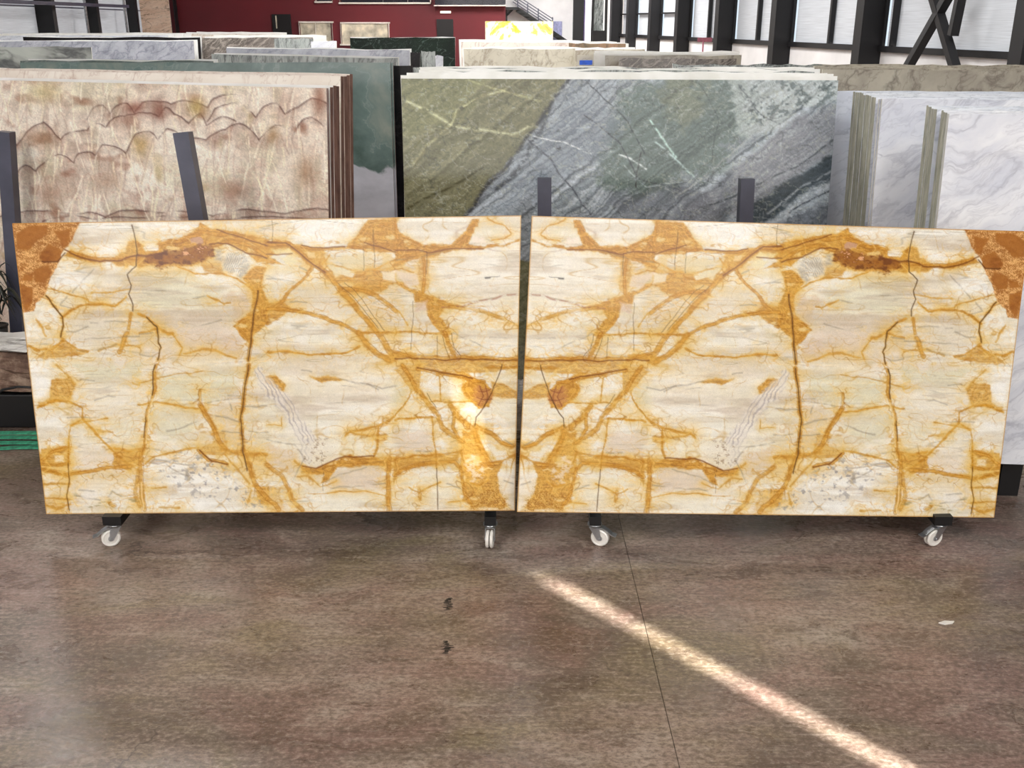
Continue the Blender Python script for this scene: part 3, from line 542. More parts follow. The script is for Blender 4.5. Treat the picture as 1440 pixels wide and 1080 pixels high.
def grid_slab(name, corners, img, th, mats, flip=False, origin=None):
    """corners TL,TR,BR,BL; the stone pattern rides on a dense front face, the other faces are plain"""
    TL, TR, BR, BL = [np.array(c) for c in corners]; h, w = img.shape[:2]
    if flip: img = img[:, ::-1]
    S, T = np.meshgrid(np.linspace(0, 1, w), np.linspace(0, 1, h)); S = S[..., None]; T = T[..., None]
    V = (TL * (1 - S) + TR * S) * (1 - T) + (BL * (1 - S) + BR * S) * T
    nrm = np.cross(TR - TL, BL - TL); nrm /= np.linalg.norm(nrm)
    if nrm[1] < 0: nrm = -nrm
    o = (BL + BR) / 2 if origin is None else np.array(origin)
    V = V.reshape(-1, 3); n = len(V)
    box = np.array([TL, TR, BR, BL, TL + nrm * th, TR + nrm * th, BR + nrm * th, BL + nrm * th])
    allv = np.concatenate([V, box]) - o
    i = (np.arange(h - 1)[:, None] * w + np.arange(w - 1)[None]).ravel()
    q = np.stack([i, i + w, i + w + 1, i + 1], 1)
    q2 = n + np.array([[0, 1, 5, 4], [1, 2, 6, 5], [2, 3, 7, 6], [3, 0, 4, 7], [4, 5, 6, 7]])
    q = np.concatenate([q, q2]); me = bpy.data.meshes.new(name)
    me.vertices.add(len(allv)); me.vertices.foreach_set('co', allv.ravel()); me.loops.add(q.size); me.loops.foreach_set('vertex_index', q.ravel().astype(np.int32))
    me.polygons.add(len(q)); me.polygons.foreach_set('loop_start', (np.arange(len(q)) * 4).astype(np.int32))
    mi = np.zeros(len(q), np.int32); mi[-5:] = 1; me.polygons.foreach_set('material_index', mi)
    me.update(calc_edges=True)
    a = me.color_attributes.new('stone', 'FLOAT_COLOR', 'POINT'); cc = np.ones((len(allv), 4)); cc[:n, :3] = lin(img.reshape(-1, 3)); a.data.foreach_set('color', cc.ravel().astype(np.float32))
    for m in mats: me.materials.append(m)
    ob = bpy.data.objects.new(name, me); COL.objects.link(ob); ob.location = o
    return ob

def slab(name, TL, TR, height, lean, th, mats, rag=.006, drop=0.0, seg=14, parent=None, trim=(0, 0)):
    """plain slab: hangs `height` down from its top corners, top leaning away by `lean` radians, ragged top edge"""
    TL, TR = Vector(TL), Vector(TR); ax = (TR - TL).normalized(); hz = Vector((-ax.y, ax.x, 0)).normalized()
    dn = (Vector((0, 0, -1)) * math.cos(lean) - hz * math.sin(lean)); nb = (hz * math.cos(lean) - Vector((0, 0, 1)) * math.sin(lean))
    TL = TL + ax * trim[0] + dn * drop; TR = TR - ax * trim[1] + dn * drop
    pts = []
    for i in range(seg + 1):
        t = i / seg; pts.append(TL.lerp(TR, t) + dn * random.uniform(0, rag))
    BR, BL = TR + dn * (height - drop), TL + dn * (height - drop)
    n = 4
    for i in range(1, n): pts.append(TR.lerp(BR, i / n) - ax * random.uniform(0, rag))
    pts += [BR, BL]
    for i in range(1, n): pts.append(BL.lerp(TL, i / n) + ax * random.uniform(0, rag))
    o = (BL + BR) / 2; bm = bmesh.new()
    a = [bm.verts.new(p - o) for p in pts]; b = [bm.verts.new(p + nb * th - o) for p in pts]; k = len(a)
    f = bm.faces.new(a); f.material_index = 0; f = bm.faces.new(b[::-1]); f.material_index = 0
    for i in range(k): f = bm.faces.new((a[(i + 1) % k], a[i], b[i], b[(i + 1) % k])); f.material_index = 1
    bmesh.ops.recalc_face_normals(bm, faces=bm.faces); me = bpy.data.meshes.new(name); bm.to_mesh(me); bm.free()
    for m in mats: me.materials.append(m)
    ob = bpy.data.objects.new(name, me); COL.objects.link(ob); ob.location = o; return ob

def proj(P):
    x, y, z = P[0], P[1], P[2] - H
    fw = y * math.cos(PITCH) - z * math.sin(PITCH); upc = y * math.sin(PITCH) + z * math.cos(PITCH)
    return (720 + F * x / fw, 540 - F * upc / fw)

# ------------------------------------------------------------------ floor
def floor_mat():
    t = NT('worn_polished_concrete'); v = t.coords(kind='Object')
    vs = t.coords((1, 1.9, 1), (0, 0, .06)); big = t.noise(vs, .75, 6, .6, .5); mid = t.noise(vs, 2.6, 8, .68, .5); fine = t.noise(t.coords((1, 1.5, 1)), 34, 7, .75)
    hue = t.noise(vs, 1.1, 5, .6, .6)
    c = t.ramp(big.outputs[0], [(.30, (90, 76, 69)), (.44, (118, 102, 90)), (.56, (144, 124, 111)), (.70, (163, 151, 139))])
    c = t.mix(t.ramp(hue.outputs[0], [(.40, (.5, .5, .5, 1)), (.5, (0, 0, 0, 1))]), c, L4((135, 102, 95)))
    c = t.mix(t.ramp(hue.outputs[0], [(.52, (0, 0, 0, 1)), (.66, (.55, .55, .55, 1))]), c, L4((125, 113, 76)))
    c = t.mix(t.ramp(mid.outputs[0], [(.30, (.8, .8, .8, 1)), (.52, (0, 0, 0, 1))]), c, L4((83, 67, 57)))
    c = t.mix(t.ramp(mid.outputs[0], [(.54, (0, 0, 0, 1)), (.7, (.6, .6, .6, 1))]), c, L4((174, 160, 146)))
    c = t.mix(t.ramp(fine.outputs[0], [(.40, (.7, .7, .7, 1)), (.52, (0, 0, 0, 1))]), c, L4((81, 67, 57)))
    c = t.mix(t.ramp(fine.outputs[0], [(.52, (0, 0, 0, 1)), (.66, (.45, .45, .45, 1))]), c, L4((191, 177, 163)))
    v2 = t.coords((2.2, 46, 1)); sc = t.noise(v2, 1.2, 6, .75); c = t.mix(t.ramp(sc.outputs[0], [(.53, (0, 0, 0, 1)), (.68, (.55, .55, .55, 1))]), c, L4((76, 64, 57)))
    v3 = t.coords((3, 38, 1), (0, 0, .22)); sc3 = t.noise(v3, 1.0, 6, .75); c = t.mix(t.ramp(sc3.outputs[0], [(.56, (0, 0, 0, 1)), (.72, (.45, .45, .45, 1))]), c, L4((188, 174, 160)))
    # hairline cracks
    wn = t.noise(v, 1.8, 5); va = t.n('ShaderNodeVectorMath', operation='MULTIPLY_ADD'); t.l(wn.outputs['Color'], va.inputs[0]); va.inputs[1].default_value = (.9,) * 3; t.l(v, va.inputs[2])
    vo = t.n('ShaderNodeTexVoronoi', feature='DISTANCE_TO_EDGE'); t.l(va.outputs[0], vo.inputs['Vector']); vo.inputs['Scale'].default_value = .7
    ms = t.noise(v, .8, 2); cr = t.math('MULTIPLY', t.ramp(vo.outputs['Distance'], [(0, (1, 1, 1, 1)), (.006, (0, 0, 0, 1))]), t.ramp(ms.outputs[0], [(.5, (0, 0, 0, 1)), (.6, (.7, .7, .7, 1))]))
    c = t.mix(cr, c, L4((52, 40, 34)))
    r = t.ramp(mid.outputs[0], [(.3, (.22, .22, .22, 1)), (.7, (.38, .38, .38, 1))])
    t.set(c, r, spec=.5); t.bump(fine.outputs[0], .06, .01); return t.m
M['floor'] = floor_mat()
fl = struct(MB().box((-3, 26, -.08), (56, 74, .10)).build('floor', plain('joint_filler', (44, 38, 34), .8)))
J = [(872, 735), (925, 920), (957, 1085)]
jp = [at_floor(*q) for q in J]
jd = (jp[2] - jp[0]).normalized(); j0 = jp[0] - jd * 14; j1 = jp[2] + jd * 12   # a straight saw-cut joint
def quad_slab(name, pts):
    MB().prism([Vector((p[0], p[1], -.035)) for p in pts], .035, (0, 0, 1)).build(name, M['floor'], fl)
g = .0013; nx = Vector((-jd.y, jd.x, 0))
if nx.x < 0: nx = -nx
ya, yb = 63.0, -11.0
def xj(y): return jp[0].x + (y - jp[0].y) * jd.x / jd.y
quad_slab('concrete_slab', [(-31, yb), (xj(yb) - g, yb), (xj(6.2) - g, 6.2), (xj(6.2) - g, ya), (-31, ya)])
quad_slab('concrete_slab', [(xj(yb) + g, yb), (25, yb), (25, ya), (xj(6.2) + g, ya), (xj(6.2) + g, 6.2)])
# two dark rubber scuffs and a chip of stone on the floor
sc_m = NT('rubber_scuff'); vv = sc_m.coords((14, 90, 1)); nn = sc_m.noise(vv, 1.5, 4, .7)
sc_m.set(sc_m.ramp(nn.outputs[0], [(.5, (26, 22, 20)), (.7, (70, 62, 56))]), .6)
for (x, y), sz in (((630, 850), (24, 22)), ((628, 911), (22, 28))):
    c = at_floor(x, y, 0); wx = sz[0] / F * 3.9 / 2; m = MB()
    for k in range(15):
        yy = (k / 14 - .5) * wx * 3.2; hw = wx * random.uniform(.4, .85) * (1 - .5 * abs(k / 7 - 1)); xo = wx * random.uniform(-.35, .45)
        m.prism([(c.x + xo - hw, c.y + yy, .0006), (c.x + xo + hw, c.y + yy + random.uniform(-.004, .004), .0006), (c.x + xo + hw * .8, c.y + yy + .006, .0006), (c.x + xo - hw * .7, c.y + yy + .005, .0006)], .0005, (0, 0, 1))
    m.build('scuff_mark', sc_m.m, fl)
c = at_floor(1330, 877)
o = MB().prism([c + Vector(q) for q in ((-.035, 0, .001), (-.01, -.012, .001), (.03, -.004, .001), (.045, .012, .001), (0, .016, .001))], .006, (0, 0, 1)).build('stone_chip', M['wheel'], origin=c)
tag(o, 'small white stone chip lying on the brown floor at the right', 'stone chip')

# ------------------------------------------------------------------ hall shell
RX0, RK = 14.69, -.145
LX0, LK = -13.36, -.104
def wall_dir(k): return Vector((k, 1, 0)).normalized()
class Wall:
    def __init__(s, x0, k, side): s.x0, s.k, s.side = x0, k, side; s.d = wall_dir(k); s.n = Vector((-s.d.y, s.d.x, 0)) if side > 0 else Vector((s.d.y, -s.d.x, 0))
    def P(s, Y, z, off=0): return Vector((s.x0 + s.k * Y, Y, z)) + s.n * off       # off > 0 goes into the hall
    def Y(s, px, py): return at_wall(px, py, s.x0, s.k).y
    def box(s, mb, Y0, Y1, z0, z1, o0, o1):
        mb.prism([s.P(Y0, z0, o0), s.P(Y1, z0, o0), s.P(Y1, z1, o0), s.P(Y0, z1, o0)], o1 - o0, s.n); return mb
WR = Wall(RX0, RK, 1); WL = Wall(LX0, LK, -1)
SILL = 1.9; HEAD = 5.6
wr = MB(); WR.box(wr, -9, 60, 0, SILL, -.25, 0); WR.box(wr, -9, 60, HEAD, CEIL, -.25, 0)
wr = struct(wr.build('wall_right', M['white_wall']))
cols = [(857, 872), (880, 894), (911, 928), (948, 969), (1004, 1030), (1083, 1112), (1203, 1240), (1432, 1470)]
colY = []
for a, b in cols:
    y0 = WR.Y(b, 60); y1 = WR.Y(a, 60); pw = (b - a) / F * (y0 * 1.06)
    wd = min(.45, pw * .7); colY.append((y0, y0 + wd))
    m = MB(); pr = max(.25, min(.62, pw * .75)); fl_ = .05
    WR.box(m, y0, y0 + fl_, 0, CEIL - .1, .0, pr); WR.box(m, y0 + wd - fl_, y0 + wd, 0, CEIL - .1, .0, pr); WR.box(m, y0, y0 + wd, 0, CEIL - .1, pr, pr + .03); WR.box(m, y0, y0 + wd, 0, CEIL - .1, .0, .04)
    m.build('column', M['column'], wr)
ext = [(WR.Y(1700, 60), 0)] + [(13, 0)]
wn = 0
def window(W, Y0, Y1, z0, z1, mull, parent_name, rail=None, bars=()):
    global wn; wn += 1
    f = MB(); t = .09
    W.box(f, Y0, Y1, z0, z0 + .16, -.06, .10); W.box(f, Y0, Y1, z1 - .1, z1, -.06, .04); W.box(f, Y0, Y0 + t, z0, z1, -.06, .04); W.box(f, Y1 - t, Y1, z0, z1, -.06, .04)
    f = struct(f.build('window_%d' % wn, M['column']))
    p = MB(); W.box(p, Y0 + t, Y1 - t, z0 + .16, z1 - .1, -.16, -.12); p.build('pane', M['panel_daylight'], f)
    for yy in mull:
        m = MB(); W.box(m, yy, yy + .13, z0 + .1, z1 - .05, -.10, .05); m.build('mullion', M['column'], f)
    for zz in bars:
        m = MB(); W.box(m, Y0 + t, Y1 - t, zz, zz + .07, -.10, .05); m.build('transom', M['column'], f)
    # horizontal ribs of the translucent sheet
    return f
spans = [(colY[i + 1][1], colY[i][0]) for i in range(len(colY) - 1)]
mulls = [[], [], [], [WR.Y(996, 60)], [WR.Y(1065, 60)], [WR.Y(1167, 60)], [WR.Y(1256, 60)]]
for (a, b), mu, i in zip(spans, mulls, range(9)): window(WR, a, b, SILL, HEAD, mu, 'r', bars=((3.05,) if i < 3 else ()))
window(WR, 14.0, colY[-1][0], SILL, HEAD, [17], 'r')
wb = MB(); WR.box(wb, -9, 14.0, SILL, HEAD, -.25, 0); struct(wb.build('trim_1', M['white_wall']))
for a, b in (((1312, -8), (1342, 92)), ((1335, -8), (1278, 92)), ((1352, -8), (1340, 50))):
    A = at_wall(*a, RX0 - .6, RK); B = at_wall(*b, RX0 - .6, RK)
    e = (B - A).normalized(); up_ = A - e * 3; lo = B + (e * ((B.z - .4) / max(.3, -e.z)) if b[1] > 60 else Vector((0, 0, 0)))
    MB().bar(up_, lo, .2, .2, up=(1, 0, 0)).build('brace', M['column'], wr)
# left wall
wl = MB(); WL.box(wl, -9, 60, 0, CEIL, -.25, 0); wl = struct(wl.build('wall_left', M['white_wall']))
lc = [(53, 75), (125, 138), (181, 193)]; ly = []
for a, b in lc:
    y0 = WL.Y(a, 40); y1 = WL.Y(b, 40); ly.append((y0, y1)); m = MB(); pr = (b - a) / F * y0 * 1.0
    WL.box(m, y0, y0 + .4, 0, CEIL - .1, 0, min(.9, pr)); m.build('column', M['column'], wl)
yL = [30] + [v for p_ in ly for v in (p_[0], p_[0] + .4)] + [59]
for i in range(0, len(yL), 2):
    p = MB(); WL.box(p, yL[i] + .1, yL[i + 1] - .1, 1.0, 7.5, .0, .03); p.build('light_panel', M['panel_daylight'], wl)
    for zz in (3.2, 4.3, 5.4):
        m = MB(); WL.box(m, yL[i] + .1, yL[i + 1] - .1, zz, zz + .05, .03, .05); m.build('sheet_joint', M['post'], wl)
A = at_wall(-20, 1, LX0 + 1.0, LK); B = at_wall(180, 9, LX0 + 1.0, LK); MB().bar(A, B, .09, .12).build('pipe_run', M['post'], wl)
for x in (121, 176): 
    q = at_wall(x, 20, LX0 + .5, LK); MB().cyl((q.x, q.y, .5), (q.x, q.y, 8), .06, 8).build('downpipe', M['chrome'], wl)
# far wall: red office block, then the white stair wall
FY = 60.0
def far(mb, x0, y0, x1, y1, Y=FY, th=.1):
    a = at(x0, y0, Y); b = at(x1, y1, Y)
    mb.box(((a.x + b.x) / 2, Y + th / 2, (a.z + b.z) / 2), (abs(b.x - a.x), th, abs(a.z - b.z))); return mb
xa = at(236, 40, FY).x; xb = at(711, 40, FY).x; xc = at(868, 40, FY).x
wrd = struct(MB().box(((xa + xb) / 2, FY + .3, CEIL / 2), (xb - xa, .5, CEIL)).build('wall_far', M['red_wall']))
struct(MB().box(((xb + xc) / 2, FY + 1.5, CEIL / 2), (xc - xb + 2, .3, CEIL)).build('wall_stair', M['white_wall']))
def office_window(n, x0, y0, x1, y1, mull=(), glass='room_glass'):
    fw_ = 2.2
    m = MB(); far(m, x0, y0, x1, y0 + fw_, FY - .1, .15); far(m, x0, y1 - fw_, x1, y1, FY - .1, .15); far(m, x0, y0, x0 + fw_, y1, FY - .1, .15); far(m, x1 - fw_, y0, x1, y1, FY - .1, .15)
    o = struct(m.build('window_%d' % n, M['white_frame'])); far(MB(), x0 + 2, y0 + 2, x1 - 2, y1 - 2, FY - .03, .04).build('pane', M[glass], o)
    for q in mull: far(MB(), q - .7, y0 + 2, q + .7, y1 - 2, FY - .09, .05).build('mullion', M['white_frame'], o)
office_window(wn + 1, 420, 30, 468.5, 66, (444,)); office_window(wn + 2, 478, 31, 548, 64)
office_window(wn + 3, 442, -34, 467.5, 4, (), 'dark_glass'); office_window(wn + 4, 476, -34, 606, 5.5, (538, 573), 'dark_glass')
m = MB(); far(m, 382, 20, 411, 60, FY - .06, .1); d1 = struct(m.build('door_1', M['black_door'])); far(MB(), 387, 22, 390, 40, FY - .08, .02).build('glass_strip', M['room_glass'], d1)
m = MB(); far(m, 614, 27, 638, 80, FY - .06, .1); d2 = struct(m.build('door_2', M['black_door'])); far(MB(), 619, 15.5, 634, 18.5, FY - .12, .08).build('lit_sign', M['strip_light'], d2)
mz = MB(); far(mz, 610, -60, 711, 7, FY - .5, .6); mz = struct(mz.build('trim_2', M['dark_glass'])); far(MB(), 610, 7, 711, 8.6, FY - .55, .65).build('edge_strip', M['white_frame'], mz)
for q in (634, 654, 678): far(MB(), q, -60, q + 1.2, 7, FY - .53, .03).build('mullion', M['black'], mz)
m = MB(); far(m, 236, -60, 250, 60, FY - .5, .8); struct(m.build('trim_3', M['column']))
# stair with railing
st = thing('metal_staircase', 'dark metal staircase with pipe railing against the far white wall', 'staircase', at_floor(730, 40) if False else (at(730, 40, FY + .6).x, FY + .6, 0))
so = Vector(st.location)
def stl(px, py, dy=0): return at(px, py, FY + .6 + dy) - so
m = MB(); m.bar(stl(727, 13), stl(800, 62), .28, .08, up=(0, 1, 0)); m.build('stringer', M['black'], st)
m = MB(); a = stl(711, 12); b = stl(728, 12); m.box(((a.x + b.x) / 2, .1, a.z), (b.x - a.x, 1.2, .14)); m.build('landing', M['black'], st)
for k in range(10):
    q = stl(727 + 7.3 * k, 13 + 4.9 * k); MB().box((q.x, .25, q.z), (.3, .9, .04)).build('tread', M['black'], st)
for dz in (0, 4.2, 8.4, 12.4): MB().bar(stl(735 - 14, 0 - 9 + dz - 1), stl(778, 27 + dz), .05, .05).build('rail', M['post'], st)
for q, y in ((728, 2), (742, 9), (757, 16), (777, 28)): MB().bar(stl(q, y - 4), stl(q, y + 16), .06, .06).build('rail_post', M['post'], st)
MB().bar(stl(712, 22), stl(722, 12), .12, .12).build('bracket', M['black'], st)
MB().bar(stl(712, 12), (stl(712, 12).x, .0, 0), .12, .12).build('leg', M['black'], st); MB().bar(stl(800, 62), (stl(800, 62).x, 0, 0), .12, .12).build('leg', M['black'], st)
m = MB(); far(m, 777, 30, 790, 60, FY + 1.2, .1); struct(m.build('door_3', plain('pale_lilac_door', (150, 152, 190), .5)))
# right end of the far wall: dark strip, bright doorway
m = MB(); far(m, 808, -60, 820, 62, FY + .5, .5); struct(m.build('trim_4', M['column']))
m = MB(); far(m, 822, -60, 833, 62, FY + 1.0, .2); struct(m.build('door_4', glow('open_doorway_daylight', (255, 252, 255), 1.6)))
m = MB(); far(m, 818.5, -60, 822, 62, FY + .9, .2); struct(m.build('trim_5', plain('lilac_jamb', (120, 105, 160), .5)))
# rear wall (behind the viewer) with an unseen door gap shaped to cast the sun streak
RY = -8.2
pm = (Vector((.147, 4.508, 0)) + Vector((1.481, 3.104, 0))) / 2
sdir = Vector((.690, -.725, 0)); tt = (RY - pm.y) / sdir.y; SX = pm.x + sdir.x * tt; SW = .15
bw = MB()
bw.box(((-14 + SX - SW / 2) / 2, RY, CEIL / 2), (SX - SW / 2 + 14, .06, CEIL)); bw.box(((SX + SW / 2 + 17) / 2, RY, CEIL / 2), (17 - SX - SW / 2, .06, CEIL))
def zs(p, z=0): # height at the rear wall of the sun ray that lands on p
    return z + (Vector((SX, RY, 0)) - Vector((p[0], p[1], 0))).length * math.tan(SUN_EL)
zA = zs((.17, 4.47)); zB = zs((-.25, 4.92), .35); zC = zs((-.3, 4.98), .95)
bw.box((SX, RY, (zA + zB) / 2), (SW + .01, .06, zB - zA)); bw.box((SX, RY, (zC + CEIL) / 2), (SW + .01, .06, CEIL - zC))  # added bars split the sunbeam into floor streak and slab patch
for sg in (-1, 1): bw.box((SX + sg * (SW / 2 - .014), RY, (zB + zC) / 2), (.06, .06, zC - zB))  # added fillers narrow the gap to weaken the slab's sun patch
struct(bw.build('wall_rear', M['white_wall']))
struct(MB().box((-1, 26, CEIL + .1), (52, 70, .1)).build('ceiling', M['ceiling']))

# ------------------------------------------------------------------ stone stock
ES = {'pale': edge_mat('pale_sawn_edge', (214, 212, 204), (248, 247, 242)), 'brown': edge_mat('reddish_brown_edge', (84, 52, 46), (140, 104, 92)), 'green': edge_mat('grey_green_edge', (132, 134, 118), (200, 198, 180)),
      'dark': edge_mat('dark_edge', (40, 36, 38), (110, 96, 92)), 'cream': edge_mat('cream_edge', (226, 222, 206), (250, 248, 238))}
def mset(s, e): return [STN[s], ES[e]]
R = math.radians
STN = {
 'lit_backing': plain('mesh_backing_lit_rim', (246, 246, 240), .7, var=.06, scale=5),  # whitened mesh backs imitate the overlit top rims of the stacks
 'teal': marble('teal_quartzite', (104, 118, 114), (74, 92, 88), (140, 150, 148), (0, R(50), 0), 1.2, (1, 1, 2.5), .04, .6),
 'white': marble('white_grey_marble', (236, 238, 243), (208, 212, 224), (132, 134, 152), (0, R(28), 0), 1.9, (.6, 1, 2.2), .05, .34, warp=.5),
 'white2': marble('cool_white_marble', (232, 236, 244), (206, 212, 224), (142, 150, 164), (0, R(30), 0), 1.7, (.6, 1, 2.1), .035, .42, warp=.5),
 'beige': marble('beige_grey_marble', (196, 190, 174), (160, 152, 140), (120, 112, 102), (0, R(60), 0), 1.4, (1, 1, 1.6), .04, .7),
 'beige2': marble('warm_beige_stone', (206, 200, 182), (180, 172, 154), (134, 118, 98), (0, R(70), 0), 1.2, (1, 1, 1.4), .03, .7),
 'greydark': marble('dark_grey_marble', (122, 114, 108), (84, 78, 74), (190, 180, 170), (0, R(35), 0), 2.2, (1, 1, 3), .05, .7),
 'lilac': marble('pale_lilac_marble', (176, 178, 188), (144, 148, 158), (104, 108, 122), (0, R(40), 0), 2.2, (1, 1, 2), .04, .6),
 'darkgreen': marble('dark_green_stone', (16, 34, 24), (8, 18, 14), (110, 130, 120), (0, R(30), 0), 1.5, (1, 1, 2), .012, .5, rough=.2, spec=.15),
 'painted_mirror': marble('pale_stone_painted_reflections', (190, 194, 188), (150, 156, 150), (70, 72, 74), (0, R(80), 0), .6, (1, 1, .3), .06, .9, rough=.05),  # dark reflections are painted in as the vein colour
 'black': marble('black_granite', (26, 24, 26), (14, 12, 14), (60, 56, 56), (0, 0, 0), 3, (1, 1, 1), .02, .3, rough=.2, spec=.15),
 'brown': marble('rust_brown_stone', (150, 110, 76), (110, 90, 50), (70, 60, 34), (0, R(80), 0), 1.2, (1, 1, 3), .06, .7),
 'orange': marble('banded_orange_onyx', (244, 216, 192), (228, 192, 164), (120, 84, 64), (0, R(8), 0), 1.6, (.6, 1, 3.4), .025, .8),
 'cream': marble('cream_onyx', (240, 232, 222), (226, 214, 202), (180, 150, 136), (0, R(60), 0), 1.2, (1, 1, 2), .03, .6),
 'silver': marble('silver_streaked_marble', (178, 184, 182), (128, 136, 132), (56, 60, 62), (0, R(85), 0), 1.6, (1, 1, 5), .06, .8)}
def stack(pL, pR, YL, YR, n, pitch, height, lean, mats, label, grp, glabel, rise=.0, th=.02, jit=.02, back=None, shift=0.0, first=0, name='stone_slab', drop_first=False, rag=.006, alt=None):
    TL = at(*pL, YL); TR = at(*pR, YR); ax = (TR - TL).normalized(); hz = Vector((-ax.y, ax.x, 0)).normalized(); out = []
    for i in range(n):
        jl = 0 if i == 0 else random.uniform(-jit, jit); jr = 0 if i == 0 else random.uniform(-jit, jit)
        off = hz * (pitch * (i + first)) + Vector((0, 0, rise * i + (0 if i == 0 else random.uniform(-.3, .3) * .012))) + ax * shift * i
        if drop_first and i == 0: continue
        o = slab(name, TL + off + ax * jl, TR + off + ax * jr, height + rise * i, lean, th, (alt if alt and i % 3 == 2 else mats if i == 0 or back is None else back), rag=rag, seg=18 if YL < 10 else 8)
        if i == 0: tag(o, label, 'stone slab', grp if n > 1 else None)
        else: tag(o, glabel, 'stone slab', grp)
        out.append(o)
    return TL, TR, hz, out
RACKN = 0
def rack(TL, TR, hz, z_bot, depth, label, posts=(), front=.12, post_mat='post', foot=None):
    """low steel rack the slabs stand on: cross beams, two rails, rear uprights and the front safety posts"""
    ax = Vector((TR.x - TL.x, TR.y - TL.y, 0)); L = ax.length; ax.normalize()
    c = (TL + TR) / 2; base = Vector((c.x, c.y, 0)) - hz * 0
    t = thing('slab_rack', label, 'rack', base, 0)
    for sgn in (-.36, 0, .36):
        a = ax * L * sgn - hz * (front + foot if foot else front); b = ax * L * sgn + hz * depth
        MB().bar(a + Vector((0, 0, z_bot / 2 + .0)), b + Vector((0, 0, z_bot / 2)), z_bot, .12, up=(ax.x, ax.y, 0)).build('cross_beam', M['black'], t)
    for P1, P2 in posts:
        P1 = Vector(P1) - base; P2 = Vector(P2) - base; d = (P2 - P1).normalized(); lo = P1 + d * ((P1.z) / -d.z)
        MB().bar(P1, lo, .09, .09, up=(0, 1, 0)).build('post', M[post_mat], t)
    for sgn in (-.36, .36):
        q = ax * L * sgn + hz * (depth + .04); MB().box((q.x, q.y, .55), (.1, .08, 1.1)).build('rear_upright', M['black'], t)
    return t

# --- right of the slabs behind: green quartzite
hG = 2.09
TL, TR = at(564, 110.5, 7.0), at(1179, 113, 7.0)
LEAN = R(5)
def corners(TL, TR, height, lean):
    ax = (TR - TL).normalized(); hz = Vector((-ax.y, ax.x, 0)).normalized(); dn = Vector((0, 0, -1)) * math.cos(lean) - hz * math.sin(lean)
    return [TL, TR, TR + dn * height, TL + dn * height], hz, dn
cs, hz, dn = corners(TL, TR, hG, LEAN)
_pg = paint_green.__code__
def paint_with(fn, cs, w_, h_):
    global Painter
    P0 = Painter
    class PP(P0):
        def __init__(s, w, h, c, warp=2.5, cell=28): super().__init__(w_, h_, [proj(q) for q in cs], warp, cell)
    Painter = PP; r = fn(); Painter = P0; return r
gm = [attr_mat('green_grey_quartzite', .12, 90), ES['cream']]
o = grid_slab('stone_slab', cs, paint_with(paint_green, cs, 520, 330), .02, gm)
tag(o, 'large green and blue-grey slab with diagonal veins, front of the middle stack', 'stone slab', 'green slab stack')
stack((566, 106.5), (1177, 108), 7.04, 7.04, 5, .042, hG, LEAN, mset('lit_backing', 'cream'), 'slab directly behind the large green and blue-grey slab', 'green slab stack', 'pale-edged slab just behind the large green and blue-grey front slab', rise=.004, th=.034, back=mset('lit_backing', 'cream'))
stack((590, 99.5), (1150, 101), 7.55, 7.55, 7, .05, 2.13, LEAN, mset('lit_backing', 'cream'), 'silver grey slab in the rear half of the middle green stack', 'rear half of the green stack', 'pale-edged slab at the back of the middle green stack', rise=.004, jit=.09, rag=.02, th=.036, alt=mset('silver', 'cream'))
pz = TL.z - hG * math.cos(LEAN)
rack(TL, TR, hz, pz - .004, 1.2, 'black steel rack under the middle green slab stack with two grey posts', [(at(765.5, 250, 6.62), at(765.5, 310, 6.60)), (at(1050, 251, 6.62), at(1047, 312, 6.60))], foot=.3)
# --- left: pink scalloped onyx
TL, TR = at(-75, 111, 7.5), at(459, 124, 6.2)
cs, hz, dn = corners(TL, TR, 2.08, R(4.5))
om = [attr_mat('scalloped_pink_onyx', .15, 90), ES['brown']]
o = grid_slab('stone_slab', cs, paint_with(paint_onyx, cs, 440, 330), .022, om)
tag(o, 'pinkish cream onyx slab with dark scalloped lines, front of the left stack', 'stone slab', 'pink onyx stack')
stack((-74, 108), (464, 121.5), 7.54, 6.24, 3, .034, 2.09, R(4.5), mset('lit_backing', 'brown'), 'brown-edged slab directly behind the scalloped pink onyx slab', 'pink onyx stack', 'brown-edged slab just behind the scalloped pink onyx front slab', rise=.003, jit=.002, th=.033)
a_, b_, hz, _ = stack((-74, 97), (479, 106.5), 7.86, 6.50, 4, .036, 2.13, R(4.5), mset('cream', 'brown'), 'cream slab with a pale face strip, second row of the left onyx stack', 'second row of the onyx stack', 'reddish-edged slab at the back of the left onyx stack', rise=.003, jit=.002, th=.035)
pz = TL.z - 2.08 * math.cos(R(4.5))
rack(TL, TR, hz, min(pz, TR.z - 2.08) - .004, .7, 'black steel rack under the pink onyx stack with two leaning grey posts', [(at(257, 186, 5.95), at(283, 330, 5.9)), (at(8, 185, 7.0), at(28, 480, 6.98))], foot=.25)
